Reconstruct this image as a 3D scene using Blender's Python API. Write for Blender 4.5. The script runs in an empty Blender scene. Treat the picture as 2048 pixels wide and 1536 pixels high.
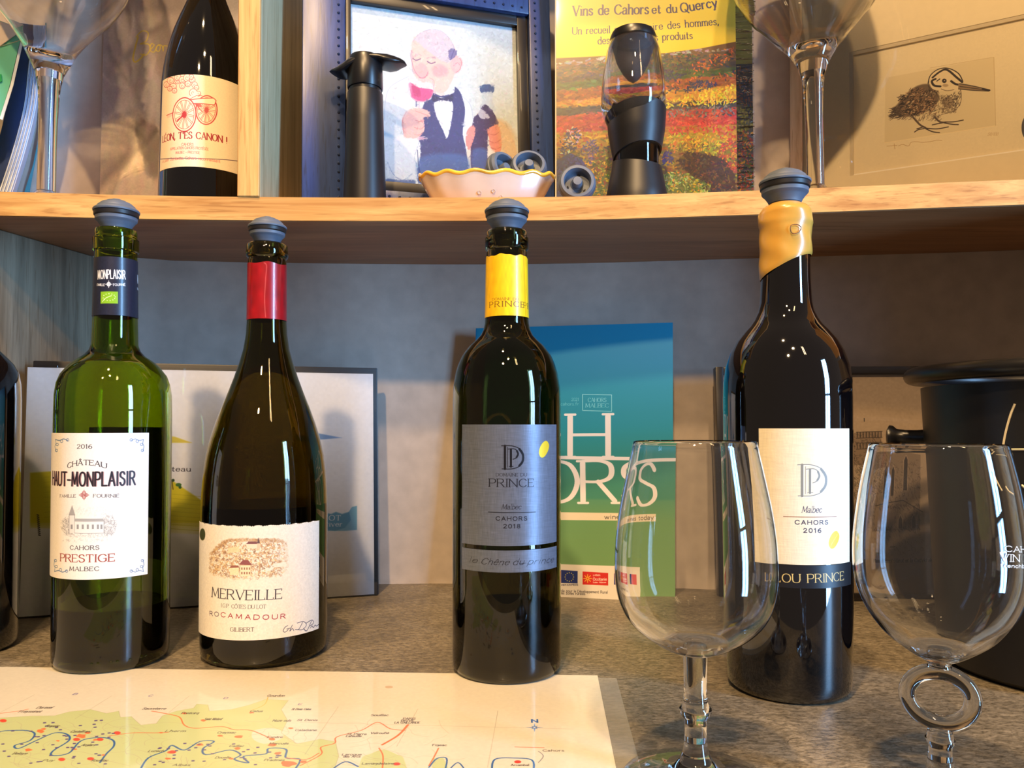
import bpy, bmesh, math, random
import numpy as np
from mathutils import Vector, Matrix

scene = bpy.context.scene
COL = scene.collection
PI = math.pi

# ------------------------------------------------------------------ camera
F = 1550.0; PITCH = math.radians(1.2); H = 0.166
PYC = 850 - F*math.tan(PITCH)
CP, SP = math.cos(PITCH), math.sin(PITCH)
cam_d = bpy.data.cameras.new('camera'); cam = bpy.data.objects.new('camera', cam_d); COL.objects.link(cam)
cam.location = (0, 0, H); cam.rotation_euler = (PI/2 + PITCH, 0, 0)
cam_d.sensor_width = 36; cam_d.lens = F/2048*36; cam_d.shift_y = (PYC-768)/2048; cam_d.clip_start = 0.01
scene.camera = cam

# ------------------------------------------------------------------ exposure, world, lights
scene.view_settings.view_transform = 'Standard'; scene.view_settings.look = 'None'
scene.view_settings.gamma = 1; scene.view_settings.use_curve_mapping = False
scene.view_settings.exposure = -0.13
scene.cycles.use_denoising = True
scene.cycles.max_bounces = 16; scene.cycles.transmission_bounces = 14; scene.cycles.transparent_max_bounces = 12
scene.cycles.diffuse_bounces = 4; scene.cycles.glossy_bounces = 6
scene.cycles.sample_clamp_indirect = 6

world = bpy.data.worlds.new('world'); scene.world = world; world.use_nodes = True
world.node_tree.nodes['Background'].inputs[0].default_value = (0.95, 0.72, 0.55, 1)
world.node_tree.nodes['Background'].inputs[1].default_value = 0.20

def area_light(name, loc, target, w, h, power, col, shape='RECTANGLE', spread=None):
    d = bpy.data.lights.new(name, 'AREA'); d.shape = shape; d.size = w; d.size_y = h
    d.energy = power; d.color = col
    if spread: d.spread = spread
    o = bpy.data.objects.new(name, d); COL.objects.link(o); o.location = loc
    if 'ceiling_lamp' in name: d.cycles.is_caustics_light = True
    o.rotation_euler = (Vector(target)-Vector(loc)).to_track_quat('-Z', 'Y').to_euler()
    return o
WARM = (1.0, 0.66, 0.33)
# two ceiling spots above and in front of the shelves
area_light('ceiling_lamp', (-0.25, -0.25, 2.1), (0, 0.7, 0.1), 0.07, 0.07, 40, WARM, 'DISK')
area_light('ceiling_lamp', (-0.30, -1.3, 1.75), (0, 0.7, 0.1), 0.10, 0.10, 42, WARM, 'DISK')
area_light('ceiling_lamp', (0.12, -1.0, 2.0), (0, 0.7, 0.1), 0.12, 0.12, 30, WARM, 'DISK')
# strip lamp that shows as the twin warm bars low in the glasses
for dx in (0, 0.09):
    area_light('ceiling_strip_lamp', (0.75+dx, -1.1, 1.9), (0, 0.5, 0.1), 0.03, 0.5, 3, WARM)
# window panes, daylight from the right
BLUE = (0.29, 0.58, 1.0)
wc = Vector((2.15, -0.92, 0.36)); wn = Vector((-0.84, 0.54, 0)); wt = Vector((0.54, 0.84, 0))
for i in (-1, 1):
    for j in (-1, 1):
        p = wc + wt*0.105*i + Vector((0, 0, 0.56*j))
        area_light('window_light', p, p+wn, 0.175, 1.08, 38, BLUE)

# ------------------------------------------------------------------ projection helpers
def ray(px, py):
    u = (px-1024)/F; w = (PYC-py)/F
    return Vector((u, CP - w*SP, SP + w*CP))
CAM = Vector((0, 0, H))
def at(px, py, Y):
    d = ray(px, py); return CAM + d*(Y/d.y)
def onz(px, py, z=0.0):
    d = ray(px, py); return CAM + d*((z-H)/d.z)

# ------------------------------------------------------------------ object helpers
def tag(o, label, cat, group=None):
    o['label'] = label; o['category'] = cat
    if group: o['group'] = group
    return o
def thing(name, label, cat, loc=(0, 0, 0), rot=(0, 0, 0), group=None):
    o = bpy.data.objects.new(name, None); COL.objects.link(o)
    o.location = loc; o.rotation_euler = rot; o.empty_display_size = 0.02
    return tag(o, label, cat, group)
def meshobj(name, me, mat, parent=None, smooth=True, angle=40):
    o = bpy.data.objects.new(name, me); COL.objects.link(o)
    if mat is not None: me.materials.append(mat)
    if smooth:
        me.shade_smooth()
        try: me.set_sharp_from_angle(angle=math.radians(angle))
        except Exception: pass
    if parent is not None:
        o.parent = parent
        if parent.parent is None: o.matrix_parent_inverse = parent.matrix_basis.inverted()
    return o
def frommesh(name, verts, faces, mat, parent=None, smooth=True, uvs=None, angle=40):
    me = bpy.data.meshes.new(name); me.from_pydata([tuple(v) for v in verts], [], faces)
    if uvs is not None:
        uv = me.uv_layers.new(name='UVMap')
        for l in me.loops: uv.data[l.index].uv = uvs[l.vertex_index]
    me.update()
    return meshobj(name, me, mat, parent, smooth, angle)
def frombm(name, bm, mat, parent=None, smooth=True, angle=40):
    bmesh.ops.recalc_face_normals(bm, faces=bm.faces)
    me = bpy.data.meshes.new(name); bm.to_mesh(me); bm.free()
    return meshobj(name, me, mat, parent, smooth, angle)

def catmull(pts, n=6, closed=False):
    pts = [tuple(p) for p in pts]
    if len(pts) < 3: return pts
    P = [pts[-1]]+pts+[pts[0], pts[1]] if closed else [pts[0]]+pts+[pts[-1]]
    out = []
    for i in range(1, len(P)-2):
        p0, p1, p2, p3 = [np.array(q, float) for q in P[i-1:i+3]]
        for k in range(n):
            t = k/n
            out.append(tuple(0.5*((2*p1)+(p2-p0)*t+(2*p0-5*p1+4*p2-p3)*t*t+(3*p1-p0-3*p2+p3)*t**3)))
    if not closed: out.append(pts[-1])
    return out

def lathe(name, prof, mat, parent=None, seg=64, loc=(0, 0, 0), angle=35, mtx=None):
    """prof: list of (r,z); open ends with r>0 stay open"""
    verts = []; faces = []; rings = []
    for r, z in prof:
        if r < 1e-6:
            rings.append([len(verts)]); verts.append((0, 0, z))
        else:
            rings.append(list(range(len(verts), len(verts)+seg)))
            for k in range(seg):
                a = 2*PI*k/seg; verts.append((r*math.cos(a), r*math.sin(a), z))
    for a, b in zip(rings, rings[1:]):
        if len(a) == 1 and len(b) == 1: continue
        for k in range(seg):
            k2 = (k+1) % seg
            if len(a) == 1: faces.append((a[0], b[k2], b[k])[::-1])
            elif len(b) == 1: faces.append((a[k], a[k2], b[0]))
            else: faces.append((a[k], a[k2], b[k2], b[k]))
    M = mtx if mtx is not None else Matrix.Translation(loc)
    verts = [M @ Vector(v) for v in verts]
    me = bpy.data.meshes.new(name); me.from_pydata([tuple(v) for v in verts], [], faces)
    bm = bmesh.new(); bm.from_mesh(me); bmesh.ops.recalc_face_normals(bm, faces=bm.faces); bm.to_mesh(me); bm.free()
    return meshobj(name, me, mat, parent, True, angle)

def box(name, lo, hi, mat, parent=None, bev=0.0, mtx=None):
    bm = bmesh.new(); bmesh.ops.create_cube(bm, size=1)
    for v in bm.verts:
        v.co = Vector([lo[i]+(v.co[i]+.5)*(hi[i]-lo[i]) for i in range(3)])
    if bev: bmesh.ops.bevel(bm, geom=list(bm.edges), offset=bev, segments=2, profile=.6, affect='EDGES')
    if mtx is not None: bm.transform(mtx)
    return frombm(name, bm, mat, parent, True, 30)

def tube(name, pts, rad, mat, parent=None, seg=10, closed=False, up=(0, 0, 1)):
    pts = [Vector(p) for p in pts]; n = len(pts); bm = bmesh.new(); rings = []
    up = Vector(up)
    for i, p in enumerate(pts):
        t = (pts[(i+1) % n]-pts[i-1]) if closed else (pts[min(i+1, n-1)]-pts[max(i-1, 0)])
        t.normalize()
        a = t.cross(up) if abs(t.dot(up)) < .95 else t.cross(Vector((0, 1, 0)))
        a.normalize(); b = t.cross(a); r = rad[i] if hasattr(rad, '__len__') else rad
        rings.append([bm.verts.new(p+a*r*math.cos(2*PI*k/seg)+b*r*math.sin(2*PI*k/seg)) for k in range(seg)])
    for i in range(n if closed else n-1):
        A, B = rings[i], rings[(i+1) % n]
        for k in range(seg): bm.faces.new((A[k], A[(k+1) % seg], B[(k+1) % seg], B[k]))
    if not closed:
        bm.faces.new(rings[0]); bm.faces.new(rings[-1][::-1])
    return frombm(name, bm, mat, parent)

# ------------------------------------------------------------------ materials
def L(c):
    c = [x/255 if max(c) > 1 else x for x in c[:3]]
    return tuple((x/12.92 if x <= .04045 else ((x+.055)/1.055)**2.4) for x in c)
def nmat(name):
    m = bpy.data.materials.new(name); m.use_nodes = True
    return m, m.node_tree, m.node_tree.nodes['Principled BSDF']
def pmat(name, rgb, rough=.5, metal=0, coat=0, bump=0, bscale=200, vary=0, **kw):
    """colour given as sRGB 0-255"""
    m, nt, b = nmat(name); c = L(rgb)
    b.inputs['Base Color'].default_value = (*c, 1); b.inputs['Roughness'].default_value = rough
    b.inputs['Metallic'].default_value = metal; b.inputs['Coat Weight'].default_value = coat
    b.inputs['Coat Roughness'].default_value = .04
    for k, v in kw.items(): b.inputs[k].default_value = v
    tc = nt.nodes.new('ShaderNodeTexCoord')
    nz = nt.nodes.new('ShaderNodeTexNoise'); nz.inputs['Scale'].default_value = bscale; nz.inputs['Detail'].default_value = 4
    nt.links.new(tc.outputs['Object'], nz.inputs['Vector'])
    rp = nt.nodes.new('ShaderNodeValToRGB')
    v = max(vary, .02)
    rp.color_ramp.elements[0].position = .3; rp.color_ramp.elements[1].position = .7
    rp.color_ramp.elements[0].color = (*[x*(1-v) for x in c], 1); rp.color_ramp.elements[1].color = (*[min(1, x*(1+v)) for x in c], 1)
    nt.links.new(nz.outputs[0], rp.inputs[0]); nt.links.new(rp.outputs[0], b.inputs['Base Color'])
    if bump:
        bp = nt.nodes.new('ShaderNodeBump'); bp.inputs['Strength'].default_value = bump; bp.inputs['Distance'].default_value = .0005
        nt.links.new(nz.outputs[0], bp.inputs['Height']); nt.links.new(bp.outputs[0], b.inputs['Normal'])
    return m

def wood(name, light, dark, axis=0, rough=.5, gs=1.0):
    m, nt, b = nmat(name)
    tc = nt.nodes.new('ShaderNodeTexCoord'); mp = nt.nodes.new('ShaderNodeMapping')
    s = [90*gs, 90*gs, 90*gs]; s[axis] = 5*gs
    mp.inputs['Scale'].default_value = s
    nt.links.new(tc.outputs['Object'], mp.inputs[0])
    n1 = nt.nodes.new('ShaderNodeTexNoise'); n1.inputs['Scale'].default_value = 1; n1.inputs['Detail'].default_value = 8; n1.inputs['Roughness'].default_value = .62; n1.inputs['Distortion'].default_value = .6
    n2 = nt.nodes.new('ShaderNodeTexNoise'); n2.inputs['Scale'].default_value = 5; n2.inputs['Detail'].default_value = 3
    nt.links.new(mp.outputs[0], n1.inputs['Vector']); nt.links.new(mp.outputs[0], n2.inputs['Vector'])
    r1 = nt.nodes.new('ShaderNodeValToRGB'); r1.color_ramp.elements[0].position = .33; r1.color_ramp.elements[1].position = .66
    r1.color_ramp.elements[0].color = (*L(dark), 1); r1.color_ramp.elements[1].color = (*L(light), 1)
    nt.links.new(n1.outputs[0], r1.inputs[0])
    r2 = nt.nodes.new('ShaderNodeValToRGB'); r2.color_ramp.elements[0].position = .33; r2.color_ramp.elements[1].position = .43
    r2.color_ramp.elements[0].color = (.62, .52, .42, 1); r2.color_ramp.elements[1].color = (1, 1, 1, 1)
    nt.links.new(n2.outputs[0], r2.inputs[0])
    mx = nt.nodes.new('ShaderNodeMix'); mx.data_type = 'RGBA'; mx.blend_type = 'MULTIPLY'; mx.inputs[0].default_value = .6
    nt.links.new(r1.outputs[0], mx.inputs[6]); nt.links.new(r2.outputs[0], mx.inputs[7])
    nt.links.new(mx.outputs[2], b.inputs['Base Color']); b.inputs['Roughness'].default_value = rough
    bp = nt.nodes.new('ShaderNodeBump'); bp.inputs['Strength'].default_value = .25; bp.inputs['Distance'].default_value = .0006
    nt.links.new(n1.outputs[0], bp.inputs['Height']); nt.links.new(bp.outputs[0], b.inputs['Normal'])
    return m

def stone(name):
    m, nt, b = nmat(name)
    tc = nt.nodes.new('ShaderNodeTexCoord')
    def noise(sc, det, dist=0, st=None):
        n = nt.nodes.new('ShaderNodeTexNoise'); n.inputs['Scale'].default_value = sc; n.inputs['Detail'].default_value = det; n.inputs['Distortion'].default_value = dist; n.inputs['Roughness'].default_value = .65
        if st:
            mp = nt.nodes.new('ShaderNodeMapping'); mp.inputs['Scale'].default_value = st
            nt.links.new(tc.outputs['Object'], mp.inputs[0]); nt.links.new(mp.outputs[0], n.inputs['Vector'])
        else: nt.links.new(tc.outputs['Object'], n.inputs['Vector'])
        return n
    def ramp(n, p0, c0, p1, c1):
        r = nt.nodes.new('ShaderNodeValToRGB'); e = r.color_ramp.elements
        e[0].position = p0; e[0].color = (*c0, 1); e[1].position = p1; e[1].color = (*c1, 1)
        nt.links.new(n.outputs[0], r.inputs[0]); return r
    def mul(a, bb, f, mode='MULTIPLY'):
        x = nt.nodes.new('ShaderNodeMix'); x.data_type = 'RGBA'; x.blend_type = mode; x.inputs[0].default_value = f
        nt.links.new(a.outputs[0] if a.type != 'MIX' else a.outputs[2], x.inputs[6]); nt.links.new(bb.outputs[0] if bb.type != 'MIX' else bb.outputs[2], x.inputs[7]); return x
    big = ramp(noise(9, 6, 1.2), .3, L((104, 97, 84)), .7, L((150, 141, 124)))
    mid = ramp(noise(160, 8, .8, (1, 2.2, 1)), .38, (.42, .40, .36), .62, (1.2, 1.16, 1.1))
    speck = ramp(noise(520, 4, .4, (.7, 1.6, 1)), .40, (.45, .42, .38), .50, (1, 1, 1))
    spot = ramp(noise(60, 3, 2), .25, (.35, .33, .3), .33, (1, 1, 1))
    x = mul(big, mid, .9); x = mul(x, speck, .75); x = mul(x, spot, .8)
    nt.links.new(x.outputs[2], b.inputs['Base Color']); b.inputs['Roughness'].default_value = .42
    bp = nt.nodes.new('ShaderNodeBump'); bp.inputs['Strength'].default_value = .2; bp.inputs['Distance'].default_value = .0004
    nt.links.new(mid.inputs[0].links[0].from_socket, bp.inputs['Height']); nt.links.new(bp.outputs[0], b.inputs['Normal'])
    return m

def glassm(name, c, rough=0.0, ior=1.5):
    m, nt, b = nmat(name)
    b.inputs['Base Color'].default_value = (*[x*x for x in c], 1); b.inputs['Transmission Weight'].default_value = 1
    b.inputs['Roughness'].default_value = rough; b.inputs['IOR'].default_value = ior
    return m
def thinglass(name, c=(1, 1, 1), boost=1.0):
    """clear thin film / thin glass: see-through with Fresnel reflection"""
    m = bpy.data.materials.new(name); m.use_nodes = True; nt = m.node_tree
    nt.nodes.remove(nt.nodes['Principled BSDF'])
    t = nt.nodes.new('ShaderNodeBsdfTransparent'); t.inputs[0].default_value = (*c, 1)
    g = nt.nodes.new('ShaderNodeBsdfGlossy'); g.inputs['Roughness'].default_value = .02
    fr = nt.nodes.new('ShaderNodeFresnel'); fr.inputs[0].default_value = 1.45
    ml = nt.nodes.new('ShaderNodeMath'); ml.operation = 'MULTIPLY'; ml.inputs[1].default_value = boost; ml.use_clamp = True
    mx = nt.nodes.new('ShaderNodeMixShader')
    nt.links.new(fr.outputs[0], ml.inputs[0]); nt.links.new(ml.outputs[0], mx.inputs[0])
    nt.links.new(t.outputs[0], mx.inputs[1]); nt.links.new(g.outputs[0], mx.inputs[2])
    nt.links.new(mx.outputs[0], nt.nodes['Material Output'].inputs[0])
    return m

# ------------------------------------------------------------------ tiny stroke font (cap height 10)
G = {}
def _g(ch, w, *st): G[ch] = (w, [(s[0], [tuple(map(float, p.split(','))) for p in s[2:].split()]) for s in st])
_g('A', 7, 'l 0,0 3.5,10', 'l 3.5,10 7,0', 'l 1.3,3.4 5.7,3.4'); _g('B', 6, 'l 0,0 0,10', 'c 0,10 3.2,10 5.1,9 5.1,6.4 3.2,5.3 0,5.3', 'c 0,5.3 3.4,5.3 5.9,4.3 5.9,1.2 3.4,0 0,0')
_g('C', 7.2, 'c 7,8.1 5.2,9.8 2.8,9.7 .7,7.9 0,5 .7,2.1 2.8,.3 5.2,.2 7,1.9'); _g('D', 7.4, 'l 0,0 0,10', 'c 0,10 3,10 6.3,8.5 7.3,5 6.3,1.5 3,0 0,0')
_g('E', 5.4, 'l 0,0 0,10', 'l 0,10 5.2,10', 'l 0,5.2 4.3,5.2', 'l 0,0 5.4,0'); _g('F', 5.2, 'l 0,0 0,10', 'l 0,10 5.2,10', 'l 0,5.2 4.3,5.2')
_g('G', 7.6, 'c 7,8.1 5.2,9.8 2.8,9.7 .7,7.9 0,5 .7,2.1 2.8,.3 5.2,.2 7,1.4', 'l 7,1.4 7,4.4', 'l 4.8,4.4 7,4.4'); _g('H', 7, 'l 0,0 0,10', 'l 7,0 7,10', 'l 0,5.2 7,5.2')
_g('I', 1.2, 'l .6,0 .6,10'); _g('J', 4, 'l 3.4,10 3.4,2', 'c 3.4,2 2.6,.3 1,.1 0,1'); _g('K', 6.6, 'l 0,0 0,10', 'l 6.2,10 .2,4.4', 'l 2,6 6.6,0')
_g('L', 5.2, 'l 0,0 0,10', 'l 0,0 5.2,0'); _g('M', 8.6, 'l .3,0 .9,10', 'l .9,10 4.3,1.4', 'l 4.3,1.4 7.7,10', 'l 7.7,10 8.3,0'); _g('N', 7.2, 'l 0,0 0,10', 'l 0,10 7.2,0', 'l 7.2,0 7.2,10')
_g('O', 7.8, 'c 3.9,10 1.2,8.8 0,5 1.2,1.2 3.9,0 6.6,1.2 7.8,5 6.6,8.8 3.9,10'); _g('P', 5.8, 'l 0,0 0,10', 'c 0,10 3.6,10 5.7,8.8 5.7,6 3.6,4.7 0,4.7')
_g('Q', 7.8, 'c 3.9,10 1.2,8.8 0,5 1.2,1.2 3.9,0 6.6,1.2 7.8,5 6.6,8.8 3.9,10', 'l 4.4,2.4 8,-1.6'); _g('R', 6.4, 'l 0,0 0,10', 'c 0,10 3.4,10 5.4,8.9 5.4,6.3 3.4,5.1 0,5.1', 'l 3,5 6.5,0')
_g('S', 5.6, 'c 5.2,8.3 4,9.8 2,9.8 .4,8.6 .5,6.6 2.8,5.3 5.1,4 5.4,1.7 3.8,.2 1.6,.1 .1,1.9'); _g('T', 6.6, 'l 3.3,0 3.3,10', 'l 0,10 6.6,10')
_g('U', 7, 'l 0,10 0,3.4', 'c 0,3.4 .8,.9 3.5,0 6.2,.9 7,3.4', 'l 7,3.4 7,10'); _g('V', 7, 'l 0,10 3.5,0', 'l 3.5,0 7,10'); _g('W', 10, 'l 0,10 2.6,0', 'l 2.6,0 5,9', 'l 5,9 7.4,0', 'l 7.4,0 10,10')
_g('X', 6.8, 'l 0,0 6.6,10', 'l .2,10 6.8,0'); _g('Y', 6.6, 'l 3.3,0 3.3,4.6', 'l 0,10 3.3,4.6', 'l 6.6,10 3.3,4.6'); _g('Z', 6.2, 'l 0,10 6,10', 'l 6,10 0,0', 'l 0,0 6.2,0')
_g('0', 5.6, 'c 2.8,10 .7,8.6 0,5 .7,1.4 2.8,0 4.9,1.4 5.6,5 4.9,8.6 2.8,10'); _g('1', 3, 'l 1.8,0 1.8,10', 'l .2,8.2 1.8,10'); _g('2', 5.4, 'c .2,7.8 1.2,9.7 3.2,9.8 4.9,8.4 4.7,6.2 2.4,3.2 0,0', 'l 0,0 5.4,0')
_g('3', 5.2, 'c .4,8.6 2.4,10 4.6,8.6 4.4,6.4 2,5.3', 'c 2,5.3 4.8,4.8 5,2 3,0 .9,.2 0,1.4'); _g('6', 5.4, 'c 4.6,9.8 2,8.6 .3,5.4 .2,2 2.2,0 4.6,.8 5.3,3.2 4,5.6 2,5.6 .4,3.6'); _g('8', 5.4, 'c 2.7,10 .6,8.8 .8,6.6 2.7,5.3 4.8,3.9 5,1.4 2.7,0 .4,1.4 .6,3.9 2.7,5.3 4.6,6.6 4.8,8.8 2.7,10')
_g('-', 4.2, 'l 0,4.2 4.2,4.2'); _g('.', 1.4, 'l .5,.2 .8,.2'); _g(',', 1.4, 'l .9,.6 .3,-1.6'); _g("'", 1.2, 'l .7,10 .4,7.6'); _g('!', 1.2, 'l .6,3 .6,10', 'l .5,.3 .7,.3'); _g('/', 5, 'l 0,-1 4.6,10'); _g(' ', 3.6)
_g('a', 4.8, 'c .5,5.6 1.8,6.6 3.6,6.2 4.1,4.6', 'l 4.1,4.6 4.1,0', 'c 4.1,3.8 1.2,3.4 0,1.9 1,.1 3,.4 4.1,1.6'); _g('b', 5, 'l .3,0 .3,10.4', 'c .3,4.8 2.2,6.6 4.4,5.6 5,3.3 4,.6 1.8,0 .3,1.4'); _g('c', 4.4, 'c 4.3,5.4 2.6,6.6 .8,5.6 0,3.3 .8,.9 2.6,0 4.4,1.2')
_g('d', 5, 'l 4.7,0 4.7,10.4', 'c 4.7,4.8 2.8,6.6 .6,5.6 0,3.3 1,.6 3.2,0 4.7,1.4'); _g('e', 4.6, 'l .1,3.5 4.5,3.5', 'c 4.5,3.5 4,6 2.2,6.5 .4,5.4 0,3.2 .8,.8 2.6,0 4.4,1.2'); _g('f', 3.2, 'c 3.4,10 2,10.4 1.1,9.2 1.1,7.6', 'l 1.1,7.6 1.1,0', 'l 0,6.4 2.8,6.4')
_g('g', 4.8, 'c 4.4,5.4 2.4,6.6 .6,5.4 .2,3.2 2.2,2 4.2,3.4 4.4,5.4', 'c 4.4,5.4 4.5,-1 2.6,-3 .4,-2.4'); _g('h', 5, 'l .3,0 .3,10.4', 'c .3,4.6 2,6.5 4.2,6 4.6,4', 'l 4.6,4 4.6,0'); _g('i', 1.2, 'l .6,0 .6,6.4', 'l .5,9 .7,9.1')
_g('l', 1.2, 'l .6,0 .6,10.4'); _g('m', 7.8, 'l .3,0 .3,6.4', 'c .3,4.6 1.6,6.5 3.4,6 3.9,4', 'l 3.9,4 3.9,0', 'c 3.9,4.6 5.2,6.5 7,6 7.5,4', 'l 7.5,4 7.5,0'); _g('n', 5, 'l .3,0 .3,6.4', 'c .3,4.6 2,6.5 4.2,6 4.6,4', 'l 4.6,4 4.6,0')
_g('o', 5.2, 'c 2.6,6.5 .6,5.6 0,3.2 .6,.9 2.6,0 4.6,.9 5.2,3.2 4.6,5.6 2.6,6.5'); _g('p', 5, 'l .3,-3 .3,6.4', 'c .3,4.8 2.2,6.6 4.4,5.6 5,3.3 4,.6 1.8,0 .3,1.4'); _g('r', 3.4, 'l .3,0 .3,6.4', 'c .3,4.2 1.6,6.2 3.4,6')
_g('s', 3.8, 'c 3.5,5.5 2.2,6.6 .6,5.9 .5,4.4 2,3.3 3.6,2.2 3.2,.4 1.4,0 .1,1.1'); _g('t', 3.2, 'l 1.2,9 1.2,1.4', 'c 1.2,1.4 1.8,0 3.2,.5', 'l 0,6.4 3,6.4'); _g('u', 5, 'c .3,6.4 .3,2.4 1.4,.1 3.4,.3 4.6,2', 'l 4.6,0 4.6,6.4')
_g('v', 4.8, 'l 0,6.4 2.4,0', 'l 2.4,0 4.8,6.4'); _g('w', 7.2, 'l 0,6.4 1.9,0', 'l 1.9,0 3.6,6', 'l 3.6,6 5.3,0', 'l 5.3,0 7.2,6.4'); _g('y', 4.8, 'l 0,6.4 2.5,0', 'l 4.8,6.4 1.4,-3')
_g('z', 4.4, 'l .2,6.4 4.2,6.4', 'l 4.2,6.4 0,0', 'l 0,0 4.4,0'); _g('x', 4.8, 'l 0,0 4.6,6.4', 'l .2,6.4 4.8,0'); _g('q', 5, 'l 4.7,-3 4.7,6.4', 'c 4.7,4.8 2.8,6.6 .6,5.6 0,3.3 1,.6 3.2,0 4.7,1.4'); _g('k', 4.6, 'l .3,0 .3,10.4', 'l 4.4,6.4 .3,2.6', 'l 1.6,3.8 4.6,0')
_g('5', 5, 'l 4.6,10 .8,10', 'l .8,10 .4,5.6', 'c .4,5.6 2.4,6.4 4.4,5.4 4.8,2.8 3.4,.3 1.4,0 0,1.2')
for k, b_, acc in (('è', 'e', 'l 3.6,7.8 2.2,9.6'), ('É', 'E', 'l 2.2,11 4,13'), ('È', 'E', 'l 4,11 2.2,13'), ('Â', 'A', 'l 2,11 3.5,12.6 5,11'), ('Ô', 'O', 'l 2.4,11 3.9,12.6 5.4,11'), ('é', 'e', 'l 2.2,7.8 3.6,9.6'), ('ê', 'e', 'l .9,7.8 2.3,9.3 3.7,7.8'), ('à', 'a', 'l 2.8,7.8 1.4,9.6')):
    _g(k, G[b_][0], acc); G[k] = (G[b_][0], G[b_][1]+G[k][1])

class Tex:
    """a flat print drawn with numpy; M maps photo pixels to (s,t) metres on the surface"""
    def __init__(s, name, M, w, h, ppm, bg):
        s.name = name; s.M = M; s.ppm = ppm; s.W = max(8, int(w*ppm)); s.Hh = max(8, int(h*ppm))
        s.a = np.ones((s.Hh, s.W, 4), np.float32); s.a[..., :3] = np.array(bg, np.float32)/255
        s.rng = np.random.default_rng(abs(sum(map(ord, name)))); s.k = 1
    def P(s, x, y):
        u, v = s.M(x, y); return (u*s.ppm, v*s.ppm)
    def scale_at(s, x, y):
        a = s.P(x, y); b = s.P(x, y-4); c = s.P(x+4, y)
        s.k = .5*(math.dist(a, b)+math.dist(a, c))/4; return s.k
    def _blend(s, x0, y0, x1, y1, cov, col, al):
        c = np.array(col[:3], np.float32)/255; v = s.a[y0:y1, x0:x1]
        m = (cov*al)[..., None]; v[..., :3] = v[..., :3]*(1-m)+c*m
    def seg(s, p, q, w0, w1, col, al=1, soft=.7):
        r = max(w0, w1)/2+soft+1
        x0 = int(max(0, min(p[0], q[0])-r)); x1 = int(min(s.W, max(p[0], q[0])+r+1)); y0 = int(max(0, min(p[1], q[1])-r)); y1 = int(min(s.Hh, max(p[1], q[1])+r+1))
        if x1 <= x0 or y1 <= y0: return None
        X = np.arange(x0, x1)+.5; Y = (np.arange(y0, y1)+.5)[:, None]
        dx, dy = q[0]-p[0], q[1]-p[1]; L2 = dx*dx+dy*dy+1e-9
        t = np.clip(((X-p[0])*dx+(Y-p[1])*dy)/L2, 0, 1)
        d = np.hypot(X-p[0]-t*dx, Y-p[1]-t*dy)-(w0+(w1-w0)*t)/2
        return x0, y0, x1, y1, np.clip(.5-d/soft/1.4, 0, 1).astype(np.float32)
    def line(s, pts, w, col, al=1, soft=.7, nib=0):
        """pts in texture px; nib>0: thin when horizontal"""
        pts = list(pts); xs = [p[0] for p in pts]; ys = [p[1] for p in pts]; m = w+3+soft
        X0 = int(max(0, min(xs)-m)); X1 = int(min(s.W, max(xs)+m)); Y0 = int(max(0, min(ys)-m)); Y1 = int(min(s.Hh, max(ys)+m))
        if X1 <= X0 or Y1 <= Y0: return
        cov = np.zeros((Y1-Y0, X1-X0), np.float32)
        for p, q in zip(pts, pts[1:]):
            ww = w
            if nib:
                dx, dy = abs(q[0]-p[0]), abs(q[1]-p[1]); ww = w*(1-nib*(1-dy/(math.hypot(dx, dy)+1e-9))**.8)
                if q[1] > p[1] and q[0] > p[0]+.2*dy and dx > .15*dy and len(pts) == 2: ww = w*(1-nib*.9)
            r = s.seg(p, q, ww, ww, col, al, soft)
            if r:
                x0, y0, x1, y1, c = r; x0c, x1c, y0c, y1c = max(x0, X0), min(x1, X1), max(y0, Y0), min(y1, Y1)
                if x1c > x0c and y1c > y0c:
                    v = cov[y0c-Y0:y1c-Y0, x0c-X0:x1c-X0]; np.maximum(v, c[y0c-y0:y1c-y0, x0c-x0:x1c-x0], out=v)
        s._blend(X0, Y0, X1, Y1, cov, col, al)
    def stroke(s, pts, w, col, al=1, smooth=True, soft=.7, nib=0):
        if smooth and len(pts) > 2: pts = catmull(pts, 6)
        s.scale_at(*pts[0]); s.line([s.P(*p) for p in pts], w*s.k, col, al, soft, nib)
    def poly(s, pts, col, al=1, smooth=False, soft=1.0, rough=0):
        if smooth: pts = catmull(pts, 6, True)
        P = np.array([s.P(*p) for p in pts]); s.tpoly(P, col, al, soft)
    def tpoly(s, P, col, al=1, soft=1.0):
        P = np.asarray(P, float); m = int(soft*2+2)
        x0 = int(max(0, P[:, 0].min()-m)); x1 = int(min(s.W, P[:, 0].max()+m)); y0 = int(max(0, P[:, 1].min()-m)); y1 = int(min(s.Hh, P[:, 1].max()+m))
        if x1 <= x0 or y1 <= y0: return
        X = (np.arange(x0, x1)+.5)[None, :]; Y = (np.arange(y0, y1)+.5)[:, None]
        ins = np.zeros((y1-y0, x1-x0), bool); dm = np.full(ins.shape, 1e9, np.float32)
        for (ax, ay), (bx, by) in zip(P, np.roll(P, -1, 0)):
            if ay != by:
                c = ((ay > Y) != (by > Y)) & (X < (bx-ax)*(Y-ay)/(by-ay)+ax); ins ^= c
            dx, dy = bx-ax, by-ay; t = np.clip(((X-ax)*dx+(Y-ay)*dy)/(dx*dx+dy*dy+1e-9), 0, 1)
            np.minimum(dm, np.hypot(X-ax-t*dx, Y-ay-t*dy), out=dm)
        sd = np.where(ins, dm, -dm); s._blend(x0, y0, x1, y1, np.clip(.5+sd/(soft*1.4), 0, 1).astype(np.float32), col, al)
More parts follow.
